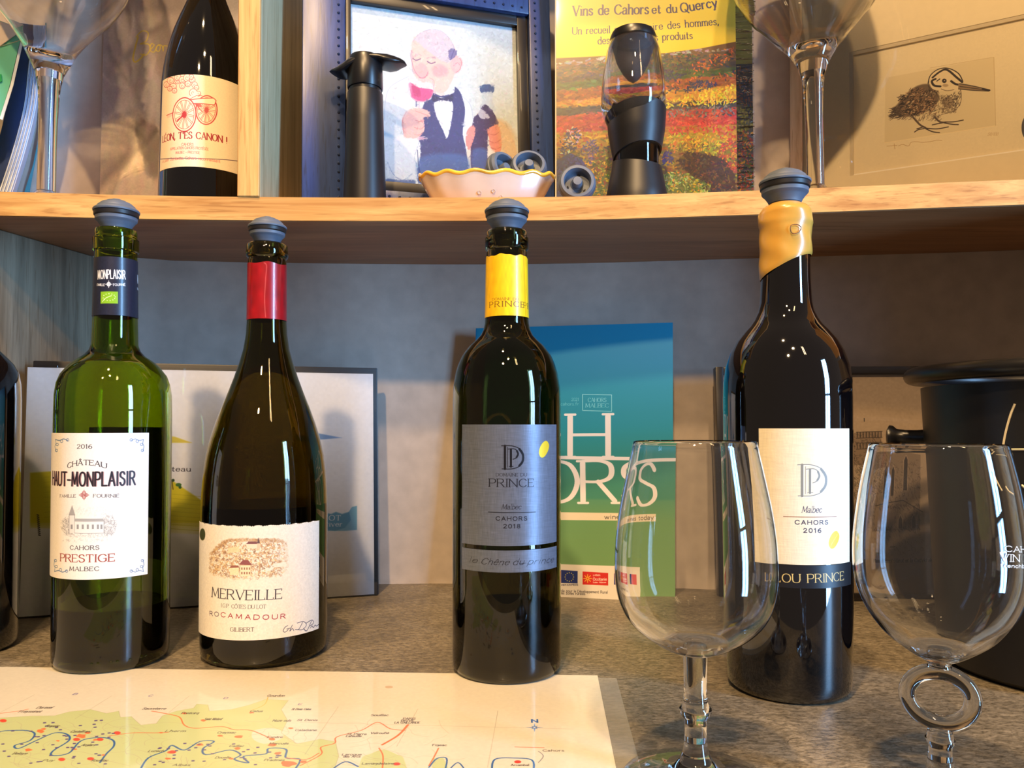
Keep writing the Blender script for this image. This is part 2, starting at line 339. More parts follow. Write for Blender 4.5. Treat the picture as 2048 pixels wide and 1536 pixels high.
    def ell(s, cx, cy, rx, ry, col, al=1, w=0, rot=0, soft=1.0, n=28):
        pts = []
        for i in range(n+(1 if w else 0)):
            a = 2*PI*i/n; x, y = rx*math.cos(a), ry*math.sin(a)
            pts.append((cx+x*math.cos(rot)-y*math.sin(rot), cy+x*math.sin(rot)+y*math.cos(rot)))
        if w: s.stroke(pts, w, col, al, smooth=False, soft=min(soft, .7))
        else: s.poly(pts, col, al, soft=soft)
    def text(s, txt, xl, yl, xr, cap, col, style='serif', yr=None, wt=None, arc=0, al=1, gap=1.9, slant=0):
        """xl,yl: left baseline and xr,yr right baseline end in photo px; cap height in photo px"""
        yr = yl if yr is None else yr
        A = np.array(s.P(xl, yl)); B = np.array(s.P(xr, yr)); U = np.array(s.P((xl+xr)/2, (yl+yr)/2-cap))-np.array(s.P((xl+xr)/2, (yl+yr)/2))
        hh = np.hypot(*U)/10; d = B-A; Lw = np.hypot(*d); ex = d/Lw; ey = np.array((-ex[1], ex[0]));
        if ey @ U < 0: ey = -ey
        tot = sum(G.get(c, G[' '])[0] for c in txt)+gap*(len(txt)-1); sx = Lw/tot
        w = (wt if wt else {'serif': 1.7, 'sans': 1.3, 'bold': 2.1, 'light': .75, 'script': .8}[style])*hh
        w = max(w, .8); nib = .52 if style in ('serif', 'script') else 0
        x = 0
        for ch in txt:
            gw, sts = G.get(ch, G[' '])
            ends = {}
            for ty, pp in sts:
                for e in (pp[0], pp[-1]): ends[e] = ends.get(e, 0)+1
            def tr(p):
                xx = (x+p[0])*sx+slant*p[1]*hh; yy = p[1]*hh
                if arc:
                    t = xx/Lw*2-1; yy += arc*hh*10*(1-t*t); 
                return A+ex*xx+ey*yy
            for ty, pp in sts:
                q = catmull(pp, 7) if ty == 'c' else pp
                if style == 'serif' and ty == 'l' and len(pp) == 2 and abs(pp[1][1]-pp[0][1]) > 4:
                    q = []; tw = .42*w/hh; dd = math.dist(*pp)
                    for e_, o_ in ((pp[0], pp[1]), (pp[1], pp[0])):
                        f_ = tw/dd if (ends[e_] == 1 or e_[0] == 0) and e_[1] in (0, 10, 6.4, 10.4) else 0
                        q.append((e_[0]+(o_[0]-e_[0])*f_, e_[1]+(o_[1]-e_[1])*f_))
                s.line([tr(p) for p in q], w, col, al, .6, nib)
                if style == 'serif' and ty == 'l' and len(pp) == 2 and ch not in ".,'-!/":
                    (x0, y0), (x1, y1) = pp
                    if abs(y1-y0) > abs(x1-x0)*.9:
                        for ex_, ey_ in pp:
                            if ends[(ex_, ey_)] == 1 and ey_ in (0, 10, 6.4, 10.4, -3):
                                l_, r_ = (.95, .95)
                                if ch.islower() and ey_ > 0: r_ = 0
                                s.line([tr((ex_-l_, ey_)), tr((ex_+r_, ey_))], w*.42, col, al, .6)
                            elif ends[(ex_, ey_)] > 1 and ch in 'BDEFLPRN' and ex_ == 0:
                                s.line([tr((ex_-1.1, ey_)), tr((ex_, ey_))], w*.42, col, al, .6)
                    elif abs(y1-y0) < .1 and ch in 'EFLTZ':
                        for ex_, ey_ in pp:
                            if ends[(ex_, ey_)] == 1 and ey_ in (0, 10): s.line([tr((ex_, ey_)), tr((ex_, ey_+(1.7 if ey_ == 0 else -1.7)))], w*.5, col, al, .6)
            x += gw+gap
    def painterly(s, x0, y0, x1, y1, n, l, w, jit=.06, al=.5, soft=1.2, ang=None, sp=3.2):
        g = s.rng
        for i in range(n):
            x, y = g.uniform(x0, x1), g.uniform(y0, y1); u, v = s.P(x, y)
            if not (1 < u < s.W-2 and 1 < v < s.Hh-2): continue
            c = s.a[int(v), int(u), :3]*255*(1+g.normal(0, jit))+g.normal(0, 255*jit*.35, 3); a = (ang(x, y) if ang else 0)+g.uniform(-sp, sp)
            s.stroke([(x-l*.5*math.cos(a), y-l*.5*math.sin(a)), (x, y+.4), (x+l*.5*math.cos(a+.3), y+l*.5*math.sin(a+.3))], w*g.uniform(.6, 1.3), np.clip(c, 0, 255), al, soft=soft)
    def noise(s, amp, scale=3, st=(1, 1)):
        h, w = s.Hh, s.W; gh, gw = int(h/(scale*st[1]))+3, int(w/(scale*st[0]))+3
        g = s.rng.standard_normal((gh, gw)).astype(np.float32)
        yy = np.linspace(0, gh-1.01, h); xx = np.linspace(0, gw-1.01, w); y0 = yy.astype(int); x0 = xx.astype(int); fy = (yy-y0)[:, None]; fx = (xx-x0)[None]
        n = (g[y0][:, x0]*(1-fx)+g[y0][:, x0+1]*fx)*(1-fy)+(g[y0+1][:, x0]*(1-fx)+g[y0+1][:, x0+1]*fx)*fy
        s.a[..., :3] = np.clip(s.a[..., :3]*(1+amp*n[..., None]), 0, 1)
    def mat(s, rough=.6, coat=0, bump=0, metal=0, alpha=False, **kw):
        img = bpy.data.images.new(s.name, s.W, s.Hh, alpha=alpha); img.pixels.foreach_set(np.ascontiguousarray(np.clip(s.a, 0, 1)).ravel()); img.update(); img.pack()
        m, nt, b = nmat(s.name)
        t = nt.nodes.new('ShaderNodeTexImage'); t.image = img; t.extension = 'EXTEND'
        nt.links.new(t.outputs[0], b.inputs['Base Color'])
        b.inputs['Roughness'].default_value = rough; b.inputs['Coat Weight'].default_value = coat; b.inputs['Coat Roughness'].default_value = .06; b.inputs['Metallic'].default_value = metal
        if alpha: nt.links.new(t.outputs[1], b.inputs['Alpha'])
        for k, v in kw.items(): b.inputs[k].default_value = v
        if bump:
            tc = nt.nodes.new('ShaderNodeTexCoord'); nz = nt.nodes.new('ShaderNodeTexNoise'); nz.inputs['Scale'].default_value = 900; nz.inputs['Detail'].default_value = 3
            nt.links.new(tc.outputs['Object'], nz.inputs['Vector']); bp = nt.nodes.new('ShaderNodeBump'); bp.inputs['Strength'].default_value = bump; bp.inputs['Distance'].default_value = .0003
            nt.links.new(nz.outputs[0], bp.inputs['Height']); nt.links.new(bp.outputs[0], b.inputs['Normal'])
        return m

# ---- flat panels standing or lying in the scene
class Panel:
    """origin o (bottom-left of the front face), ux along the width, uy up the face"""
    def __init__(s, bl, br, height, lean):
        bl = Vector(bl); br = Vector(br); s.o = bl; s.w = (br-bl).length; s.ux = (br-bl).normalized(); s.h = height
        back = Vector((-s.ux.y, s.ux.x, 0)).normalized()
        if back.y < 0: back = -back
        a = math.radians(lean); s.uy = (Vector((0, 0, 1))*math.cos(a)+back*math.sin(a)).normalized(); s.n = s.ux.cross(s.uy)  # towards the viewer
    def M(s, px, py):
        d = ray(px, py); t = (s.o-CAM).dot(s.n)/d.dot(s.n); p = CAM+d*t-s.o
        return p.dot(s.ux), p.dot(s.uy)
    def pt(s, u, v, d=0): return s.o+s.ux*u+s.uy*v+s.n*d
    def slab(s, name, u0, u1, v0, v1, d0, d1, mat, parent=None, bev=0.0):
        m = Matrix((s.ux, s.uy, s.n)).transposed().to_4x4(); m.translation = s.o
        return box(name, (u0, v0, d0), (u1, v1, d1), mat, parent, bev, m)
    def sheet(s, name, u0, u1, v0, v1, d, mat, parent=None, bulge=None, th=.0006, n=16):
        """a thin solid sheet: printed front and a back"""
        vs = []; uv = []; fs = []
        for side in (0, 1):
            for j in range(n+1):
                for i in range(n+1):
                    a, b = i/n, j/n; q = bulge(a, b) if bulge else 0
                    vs.append(s.pt(u0+(u1-u0)*a, v0+(v1-v0)*b, d+q-(th if side else 0))); uv.append((a, b))
        N = n+1; O = N*N
        for j in range(n):
            for i in range(n):
                k = j*N+i; fs.append((k, k+1, k+N+1, k+N)); fs.append((O+k, O+k+N, O+k+N+1, O+k+1))
        for i in range(n):
            fs.append((i, O+i, O+i+1, i+1)); t = n*N+i; fs.append((t, t+1, O+t+1, O+t))
            l = i*N; fs.append((l, l+N, O+l+N, O+l)); r = i*N+n; fs.append((r, O+r, O+r+N, r+N))
        return frommesh(name, vs, fs, mat, parent, True, uv, 30)

# ------------------------------------------------------------------ shared materials
OAK = wood('oak_edge', (222, 176, 106), (176, 122, 62), 0, .5)
OAK_V = wood('oak_upright', (222, 178, 110), (180, 128, 68), 2, .5)
OAK_PALE = wood('oak_side', (194, 180, 142), (158, 144, 108), 2, .5)
OAK_SHADED = wood('oak_shaded', (172, 122, 80), (140, 98, 62), 0, .45, .6)  # same oak as the front edge, shade painted in as darker brown
GREYWOOD = wood('grey_laminate', (148, 134, 112), (108, 97, 80), 2, .5, 1.2)
PLASTER = pmat('grey_plaster', (188, 174, 162), .75, bump=.25, bscale=60, vary=.09)
STONE = stone('stone_worktop')
RUBBER = pmat('grey_rubber', (88, 98, 114), .5, bscale=90, vary=.05)
BLACKRUB = pmat('black_rubber', (22, 22, 26), .45)
DARKHOLE = pmat('dark_slot', (14, 15, 18), .6)
BLACKPL = pmat('black_satin_plastic', (17, 17, 20), .32, bscale=300, vary=.1)
BLACKMAT = pmat('black_matt', (20, 19, 22), .42, bscale=300, vary=.1)
NAVYFR = wood('navy_frame', (44, 66, 118), (32, 50, 96), 2, .3)
BLACKFR = pmat('black_frame', (24, 20, 22), .35, coat=.3)
PAPER = pmat('white_paper', (232, 226, 214), .6, vary=.03)
BOTTLEBLACK = pmat('black_glass', (5, 4, 6), .03, coat=1, IOR=1.52)
WINE = pmat('red_wine', (14, 4, 7), .25); WINE.node_tree.nodes['Principled BSDF'].inputs['Specular IOR Level'].default_value = .1
GREEN_GLASS = glassm('green_glass', (.58, .66, .12), 0, 1.5)
OLIVE_GLASS = glassm('amber_glass', (.44, .38, .12), 0, 1.5)
DARK_GLASS = glassm('dark_olive_glass', (.38, .37, .22), 0, 1.5)
CLEAR = glassm('clear_glass', (.985, .99, .995), 0, 1.5)
BOWLGLASS = CLEAR

# ------------------------------------------------------------------ setting
def plan(name, front, back, z0, z1, mat, parent=None, kind=None, bev=0):
    """prism with a curved plan: front points then back points (x,y)"""
    pts = list(front)+list(back)[::-1]; n = len(pts)
    bm = bmesh.new(); lo = [bm.verts.new((x, y, z0)) for x, y in pts]; hi = [bm.verts.new((x, y, z1)) for x, y in pts]
    for i in range(n): bm.faces.new((lo[i], lo[(i+1) % n], hi[(i+1) % n], hi[i]))
    m = len(front)
    for vs in (lo, hi):
        for i in range(m-1): bm.faces.new((vs[i], vs[i+1], vs[n-2-i], vs[n-1-i]))
    o = frombm(name, bm, mat, parent, True, 25)
    if kind: o['kind'] = kind
    return o
ZS0, ZS1 = .336, .3554
fr_px = [(0, 431), (210, 436), (420, 439.5), (700, 441.5), (1000, 441), (1180, 439), (1460, 430.6), (1750, 420), (2048, 409)]
bk_px = [(190, 511), (280, 518), (450, 523), (600, 525.5), (900, 528), (1150, 526), (1400, 519), (1700, 510), (2048, 499)]
front = [tuple(onz(x, y, ZS0)[:2]) for x, y in fr_px]; back = [tuple(onz(x, y, ZS0)[:2]) for x, y in bk_px]
front = catmull([(-.75, front[0][1]-.02)]+front+[(.75, .55)], 5); back = catmull([(-.9, .70)]+back+[(.9, .66)], 5)
def yat(poly, x):
    for a, b in zip(poly, poly[1:]):
        if a[0] <= x <= b[0]: return a[1]+(b[1]-a[1])*(x-a[0])/(b[0]-a[0])
    return poly[0][1] if x < poly[0][0] else poly[-1][1]
FR = [(x, yat(front, x)) for x in np.linspace(-.7, .7, 57)]; BK = [(x, yat(back, x)) for x in np.linspace(-.7, .7, 57)]
plan('wall_back', [(x, y) for x, y in BK], [(x, y+.05) for x, y in BK], 0.0, .80, PLASTER, kind='structure')
shelf = plan('shelf_board', FR, [(x, y-.0005) for x, y in BK], ZS0, ZS1, OAK)
tag(shelf, 'long oak shelf board with a golden grained front edge, running across the whole alcove', 'shelf')
und = plan('underside', [(x, y+.0015) for x, y in FR], [(x, y-.001) for x, y in BK], ZS0-.0006, ZS0+.0001, OAK_SHADED, shelf)
und['label'] = 'underside with its shade painted in as darker brown'
top = plan('top_shelf_board', FR, [(x, y-.0005) for x, y in BK], .695, .715, OAK)
tag(top, 'upper oak shelf board above the alcove, out of view over the wine glasses', 'shelf')
wt_ = box('worktop', (-1.0, .30, -.03), (1.0, .86, 0), STONE, bev=.002); tag(wt_, 'grey-brown speckled stone worktop carrying the opened wine bottles', 'worktop')
# lower side panels
lw = plan('wall_left', [(-.477, .60), (-.444, .67)], [(-.477-.0001, .6001), (-.476, .67)], 0, ZS0-.001, GREYWOOD) if False else None
def vpanel(name, pts, z0, z1, mat, kind=None):
    bm = bmesh.new(); n = len(pts); lo = [bm.verts.new((x, y, z0)) for x, y in pts]; hi = [bm.verts.new((x, y, z1)) for x, y in pts]
    for i in range(n): bm.faces.new((lo[i], lo[(i+1) % n], hi[(i+1) % n], hi[i]))
    bm.faces.new(lo[::-1]); bm.faces.new(hi)
    bmesh.ops.bevel(bm, geom=list(bm.edges), offset=.0008, segments=1, affect='EDGES')
    o = frombm(name, bm, mat, None, True, 30)
    if kind: o['kind'] = kind
    return o
c0 = onz(190, 511, ZS0); c1 = onz(0, 457, ZS0); d_ = (c1-c0); e1 = c0+d_*(c0.y-.625)/(c0.y-c1.y)
vpanel('wall_left', [(c0.x, c0.y+.006), (e1.x, e1.y), (e1.x-.02, e1.y), (c0.x-.02, c0.y+.001)], 0.0, ZS0-.0008, GREYWOOD, 'structure')
vpanel('shade_wall_right', [(.56, .47), (.58, .47), (.58, yat(BK, .58)-.0005), (.56, yat(BK, .56)-.0005)], 0.0, ZS0-.0008, GREYWOOD, 'structure')  # unseen panel, brought forward past the shelf to shade the back wall
vpanel('shade_panel_1', [(.56, .47), (.58, .47), (.58, yat(BK, .58)-.0005), (.56, yat(BK, .56)-.0005)], ZS1+.0002, .6945, OAK_V, 'structure')  # unseen upper panel, brought forward likewise to block the window light
# oak upright on the shelf
fL = onz(474, 392, ZS1); yF = fL.y+.001; xL = at(474, 380, yF).x; xR = at(518, 380, yF).x
dv = thing('oak_upright', 'oak upright board standing on the shelf between the black-glass bottle and the framed painting', 'shelf divider', (xL, yF, ZS1))
def prism(name, pts, z0, z1, mat, parent):
    bm = bmesh.new(); n = len(pts); lo = [bm.verts.new((x, y, z0)) for x, y in pts]; hi = [bm.verts.new((x, y, z1)) for x, y in pts]
    for i in range(n): bm.faces.new((lo[i], lo[(i+1) % n], hi[(i+1) % n], hi[i]))
    bm.faces.new(lo[::-1]); bm.faces.new(hi)
    bmesh.ops.bevel(bm, geom=list(bm.edges), offset=.0006, segments=1, affect='EDGES')
    return frombm(name, bm, mat, parent, True, 30)
xB = xR; yB = yat(BK, xR)-.001
pside = prism('side_board', [(xL, yF+.004), (xR, yF+.004), (xR, yB), (xL, yat(BK, xL)-.001)], ZS1+.0001, .6945, OAK_PALE, dv); pside['label'] = 'pale greenish-grey side face'
prism('front_lipping', [(xL, yF), (xR, yF), (xR, yF+.0038), (xL, yF+.0038)], ZS1+.0001, .6945, OAK_V, dv)

# ------------------------------------------------------------------ bottles
class Cyl:
    def __init__(s, X, Y, R): s.X, s.Y, s.R = X, Y, R; s.t0 = 0; s.z0 = 0
    def hit(s, px, py):
        d = ray(px, py); ox, oy = -s.X, -s.Y; a = d.x**2+d.y**2; b = ox*d.x+oy*d.y; c = ox*ox+oy*oy-s.R**2; D = b*b-a*c
        t = (-b-math.sqrt(max(D, 0)))/a; x, y, z = d.x*t-s.X, d.y*t-s.Y, H+d.z*t
        return math.atan2(x, -y), z
    def M(s, px, py):
        th, z = s.hit(px, py); return (th-s.t0)*s.R, z-s.z0
    def set(s, th0, th1, z0, z1): s.t0, s.t1, s.z0, s.z1 = th0, th1, z0, z1; return s
    def tex(s, name, ppm, bg): return Tex(name, s.M, (s.t1-s.t0)*s.R, s.z1-s.z0, ppm, bg)
    def mesh(s, name, mat, parent, off=.00035, rfun=None, topf=None, botf=None, n=48, m=6, th=.00025, holef=None):
        vs = []; uv = []; fs = []; full = abs(s.t1-s.t0-2*PI) < 1e-3
        for side in (0, 1):
            for j in range(m+1):
                for i in range(n+1):
                    a, b = i/n, j/m; t = s.t0+(s.t1-s.t0)*a
                    za = s.z0+(botf(a) if botf else 0); zb = s.z1-(topf(a) if topf else 0); z = za+(zb-za)*b
                    r = (rfun(z) if rfun else s.R)+off-(th if side else 0)
                    vs.append((s.X+r*math.sin(t), s.Y-r*math.cos(t), z)); uv.append((a, (z-s.z0)/(s.z1-s.z0)))
        N = n+1; O = N*(m+1)
        for j in range(m):
            for i in range(n):
                k = j*N+i; fs.append((k, k+1, k+N+1, k+N)); fs.append((O+k, O+k+N, O+k+N+1, O+k+1))
        for i in range(n):
            fs.append((i, O+i, O+i+1, i+1)); t = m*N+i; fs.append((t, t+1, O+t+1, O+t))
        if not full:
            for j in range(m):
                l = j*N; fs.append((l, l+N, O+l+N, O+l)); r = j*N+n; fs.append((r, O+r, O+r+N, r+N))
        return frommesh(name, vs, fs, mat, parent, True, uv, 40)

def profile(half, Yc, u, cap_r=None, pyb=None):
    """half: list of (py, half width px) top to bottom -> [(r,z)] bottom to top"""
    k = Yc/F; c = math.sqrt(1+u*u); out = []
    for py, h in half: out.append((h*k/c, H-(py-850)*k))
    return out[::-1]
def rlookup(prof):
    zs = [p[1] for p in prof]; rs = [p[0] for p in prof]
    return lambda z: float(np.interp(z, zs, rs))
def smooth_prof(p, n=4): return [(max(a, 0), b) for a, b in catmull(p, n)]
def make_bottle(label, X, Y, prof, glass, wall=.003, wine=None, winemat=None, hollow=True, name='wine_bottle', z0=0.0):
    b = thing(name, label, 'bottle', (X, Y, z0)); T = Matrix.Translation((X, Y, z0))
    R = prof[0][0]
    base = [(0, .004), (R*.55, .0035), (R*.80, .0006), (R*.88, 0), (R*.955, .0012), (R*.992, .0045), (R, .010)]
    outer = base+[(r, z) for r, z in prof if z > .014]
    rt, zt = prof[-1]
    if hollow:
        inner = [(rt-.0009, zt+.0003), (rt-.0026, zt-.0002), (.0096, zt-.004)]
        for r, z in reversed([q for q in prof if q[1] > .014]):
            if z < zt-.006: inner.append((max(r-wall, .0096) if z > prof[-1][1]-.07 else r-wall, z))
        inner += [(R-wall-.0015, .012), (R-wall-.006, .0085), (R*.5, .010), (0, .011)]
    else:
        inner = [(rt-.0009, zt+.0003), (rt-.0026, zt-.0002), (.0096, zt-.004), (.0096, zt-.035), (0, zt-.036)]
    lathe('glass_body', outer+inner, glass, b, 72, mtx=T, angle=50)
    if wine and hollow:
        rl = rlookup(prof); ip = [(0, .0092), (R*.5, .0088), (R-wall-.0045, .0070), (R-wall+.0004, .0110)]
        for z in np.linspace(.02, wine, 10): ip.append((rl(z)-wall+.0012, z))
        ip += [(0, wine)]
        lathe('wine', ip, winemat or WINE, b, 56, mtx=T, angle=50)
    return b

def front_edge(cx, py, R):
    """axis position of an upright bottle whose front foot shows at (cx,py)"""
    y = onz(cx, py, 0).y + R*.98
    return at(cx, py, y).x, y

PPM = 5200   # texture pixels per metre on labels
TOPPM = 3200
# ---- bottle 1: green, cream label
R1 = .0377; X1, Y1 = front_edge(223, 1352, R1)
h1 = [(459, 42), (463, 43.5), (476, 43.5), (478, 47.5), (502, 47.5), (504, 44), (515, 44), (630, 46), (690, 48), (702, 53), (712, 63), (722, 80), (733, 93), (751, 108), (768, 115), (790, 118.5), (830, 119.4), (900, 119.4), (1330, 119.4)]
p1 = profile(h1, Y1, .517); p1[0] = (R1, .012); b1 = make_bottle('green bottle with a navy neck band and a white label showing a country house', X1, Y1, p1, GREEN_GLASS, wine=.0415)
c = Cyl(X1, Y1, R1+.0004); thR = c.hit(296, 1000)[0]
c.set(thR-math.radians(134), thR, c.hit(222, 1157)[1], c.hit(222, 866)[1]); t = c.tex('country_house_label', PPM, (226, 220, 212))
ink = (44, 36, 44); t.noise(.012, 3)
t.text('2016', 155, 897, 184, 8, ink); t.text('CHÂTEAU', 136, 937, 213, 10, ink, arc=.75)
for dx, dy, cc in ((.8, .3, (150, 110, 112)), (0, 0, (28, 20, 30))): t.text('HAUT-MONPLAISIR', 106+dx, 969+dy, 269+dx, 27, cc, 'bold', wt=1.2, gap=2.6)
t.text('FAMILLE', 121, 994.5, 152, 5.5, ink); t.text('FOURNIÉ', 187, 994.5, 238, 6, ink)
rd = (150, 70, 70)
for dx, dy in ((0, -5), (0, 5), (-5, 0), (5, 0)): t.ell(168.5+dx, 990+dy, 3, 3, rd, w=.9); t.stroke([(168.5, 990), (168.5+dx*2, 990+dy*2)], .9, rd)
t.ell(168.5, 990, 5.5, 5.5, rd, w=.9); t.text('EM', 165, 992.5, 172, 4.5, rd)
def engraving(t, cx, cy, rx, ry, col, n, seed=1, al=.5, w=.7):
    g = np.random.default_rng(seed)
    for i in range(n):
        a = g.uniform(0, 2*PI); q = math.sqrt(g.uniform(0, 1)); x, y = cx+rx*q*math.cos(a), cy+ry*q*math.sin(a)
        L_ = g.uniform(1.5, 4.5); o = g.uniform(0, 6.3)
        t.stroke([(x, y), (x+L_*.5*math.cos(o), y+L_*.5*math.sin(o)), (x+L_*math.cos(o+.8), y+L_*math.sin(o+.8))], w, col, al*g.uniform(.5, 1))
gr = (150, 148, 146)
engraving(t, 138, 1050, 15, 20, gr, 150, 1); engraving(t, 217, 1048, 17, 22, gr, 180, 2); engraving(t, 190, 1022, 42, 9, gr, 110, 3, .3); engraving(t, 180, 1068, 50, 7, gr, 200, 4); engraving(t, 175, 1080, 55, 3, gr, 60, 5); engraving(t, 138, 1052, 13, 17, (112, 110, 110), 130, 6, .6); engraving(t, 218, 1050, 15, 19, (112, 110, 110), 150, 7, .6)
t.poly([(138, 1030), (145, 1010), (151, 1030)], (130, 128, 128), .75); t.poly([(139, 1030), (150, 1030), (150, 1066), (139, 1066)], (214, 210, 204)); t.stroke([(139, 1066), (139, 1030), (150, 1030), (150, 1066)], .9, (120, 118, 118), smooth=False)
t.poly([(150, 1037), (206, 1037), (210, 1043), (150, 1043)], (160, 157, 154)); t.poly([(150, 1043), (208, 1043), (208, 1066), (150, 1066)], (220, 216, 210)); t.stroke([(150, 1066), (208, 1066), (208, 1043)], .8, (130, 128, 128), smooth=False)
for x in (144, 156, 166, 176, 186, 196, 203): t.poly([(x-2, 1049), (x+2, 1049), (x+2, 1058), (x-2, 1058)], (120, 118, 120), .8)
t.text('CAHORS', 141, 1099, 198, 8, ink, gap=2.6); t.text('PRESTIGE', 122, 1122, 229, 15, (140, 58, 52)); t.text('MALBEC', 140, 1141, 198, 8, ink, gap=2.6)
bl = (92, 120, 158)
for (x, y, sx, sy) in ((286, 879, -1, 1), (286, 1143, -1, -1), (112, 879, 1, 1), (110, 1143, 1, -1)):
    t.stroke([(x, y), (x+sx*8, y+sy*2), (x+sx*16, y-sy*1), (x+sx*24, y+sy*2)], 1.1, bl); t.ell(x+sx*24, y+sy*1, 2.6, 2.6, bl, w=1); t.ell(x+sx*12, y+sy*3.5, 2.6, 2.6, bl, w=1)
    t.stroke([(x, y), (x+sx*1, y+sy*8), (x-sx*1, y+sy*14), (x+sx*1, y+sy*23)], 1.1, bl); t.ell(x+sx*2, y+sy*22, 2.4, 2.4, bl, w=1); t.ell(x+sx*3.5, y+sy*10, 2.4, 2.4, bl, w=1)
o = c.mesh('front_label', t.mat(.55, bump=.12), b1, n=60); o['label'] = 'white paper label with an engraved country house'
cb = Cyl(X1, Y1, R1+.0004).set(PI-.95, PI+.95, c.z0+.002, c.hit(222, 855)[1]); o = cb.mesh('back_label', pmat('label_back', (70, 68, 62), .7), b1, n=30); o['label'] = 'dark back label seen through the green glass'
cc = Cyl(X1, Y1, .0157); cc.set(-PI, PI, cc.hit(235, 630)[1], cc.hit(235, 513)[1]); t = cc.tex('navy_neck_band', 4500, (30, 34, 52)); t.noise(.05, 4)
for off in (0, 124, -124):
    sh = math.radians(off)
    cc.t0 = -PI-sh
    wh = (222, 222, 222)
    t.text('MONPLAISIR', 192.5, 558, 252, 17, wh, 'bold', wt=1.25, gap=2.8); t.text('FAMILLE', 191, 571.5, 207, 4.5, wh, 'bold'); t.text('FOURNIÉ', 226, 571.5, 252, 4.5, wh, 'bold')
    t.ell(216, 568, 4.5, 4.5, wh); t.ell(216, 568, 2, 2, (90, 94, 110), w=.8); t.stroke([(209, 568), (223, 568)], 1.2, wh); t.stroke([(216, 561), (216, 575)], 1.2, wh)
    t.poly([(199, 583), (236, 583), (236, 607), (199, 607)], (132, 180, 38))
    for k in range(12):
        a = -2.6+k*.5; t.ell(219+13*math.cos(a)-2, 594+7*math.sin(a), .9, .9, (240, 250, 220))
    t.stroke([(203, 603), (208, 597), (216, 593), (222, 591)], 1.0, (240, 250, 220))
cc.t0 = -PI
rl1 = rlookup(p1); o = cc.mesh('neck_band', t.mat(.35, coat=.2), b1, off=.0003, rfun=rl1, n=72); o['label'] = 'navy paper neck band with white lettering'
gb = bmesh.new()
for px_, py_ in ((183, 1333), (196, 1333), (222, 1330), (235, 1329.5), (260, 1325), (283, 1319), (292, 1317)):
    th, z = Cyl(X1, Y1, R1).hit(px_, py_); bmesh.ops.create_icosphere(gb, subdivisions=2, radius=.0011, matrix=Matrix.Translation((X1+(R1-.0004)*math.sin(th), Y1-(R1-.0004)*math.cos(th), max(z, .008))))
frombm('glass_dots', gb, GREEN_GLASS, [c_ for c_ in b1.children if c_.name.startswith('glass_body')][0])

# ---- bottle 2: burgundy shape, amber glass, red neck
R2 = .0446; X2, Y2 = front_edge(529, 1341, R2)
h2 = [(487, 37), (491, 42), (508, 43), (513, 42), (518, 37.5), (524, 39), (638, 40), (670, 42), (700, 47), (728, 55), (757, 65), (785, 76), (814, 88.5), (845, 100), (878, 110.5), (910, 118), (942, 122.5), (980, 125.5), (1020, 127), (1080, 127.6), (1320, 127.6)]
p2 = profile(h2, Y2, .319); p2[0] = (R2, .012); p2 = [(min(r, R2), z) for r, z in p2]
b2 = make_bottle('dark amber sloping-shouldered bottle with a red foil neck and white village label', X2, Y2, p2, OLIVE_GLASS, wine=.1085)
c = Cyl(X2, Y2, R2+.0004); thR = c.hit(637, 1150)[0]; thL = c.hit(402, 1150)[0]
c.set(thL-.12, thR, c.hit(529, 1279)[1], c.hit(529, 1050)[1]); t = c.tex('village_label', PPM, (228, 222, 214)); t.noise(.02, 4)
br = (150, 110, 78)
def mound(x): return 1112-34*math.sin(min(1, max(0, (x-418)/45))*PI/2)*(1-.25*max(0, (x-540)/38)**2)
g = np.random.default_rng(7)
for i in range(1500):
    x = g.uniform(420, 577); yt = mound(x); yb = 1158-16*abs((x-498)/80)**3; y = g.uniform(yt, yb); e = min(1, (578-x)/25, (x-416)/12, (yb+6-y)/14)
    cl = [(186, 140, 92), (160, 118, 84), (150, 120, 104), (206, 168, 110), (120, 88, 70), (226, 196, 150)][g.integers(6)]
    a = g.uniform(0, 6.3); l = g.uniform(1.5, 5); t.stroke([(x, y), (x+l*.6*math.cos(a), y+l*.6*math.sin(a)), (x+l*math.cos(a+1), y+l*math.sin(a+1))], g.uniform(.7, 2), cl, .6*max(0, e))
for i in range(26):
    x = 424+i*5.6; y = mound(x); t.ell(x, y+2, g.uniform(3, 5), g.uniform(2.5, 4.5), (166, 130, 94), .45, soft=2)
t.poly([(492, 1088), (516, 1085), (517, 1096), (494, 1097)], (230, 214, 198)); t.poly([(492, 1088), (498, 1083), (513, 1083), (517, 1088)], (120, 76, 84)); t.poly([(514, 1087), (517, 1075), (520, 1087)], (90, 70, 80)); t.poly([(514, 1087), (520, 1087), (520, 1099), (514, 1099)], (214, 190, 170))
t.poly([(456, 1096), (478, 1093), (480, 1104), (457, 1106)], (232, 208, 172), .9)
t.poly([(478, 1129), (486, 1120), (496, 1120), (504, 1130)], (136, 78, 82)); t.poly([(480, 1130), (502, 1130), (502, 1152), (480, 1152)], (236, 218, 190)); t.stroke([(480, 1152), (480, 1130), (502, 1130), (502, 1152)], .7, br, smooth=False)
for x in (484, 489, 494, 499):
    for y in (1135, 1144): t.poly([(x-1.2, y), (x+1.2, y), (x+1.2, y+4.5), (x-1.2, y+4.5)], (140, 96, 80))
t.poly([(460, 1136), (478, 1134), (478, 1150), (460, 1150)], (238, 220, 186), .9); t.poly([(458, 1136), (464, 1131), (476, 1131), (479, 1135)], (146, 92, 82))
t.poly([(546, 1127), (572, 1124), (572, 1133), (547, 1135)], (232, 226, 216), .9)
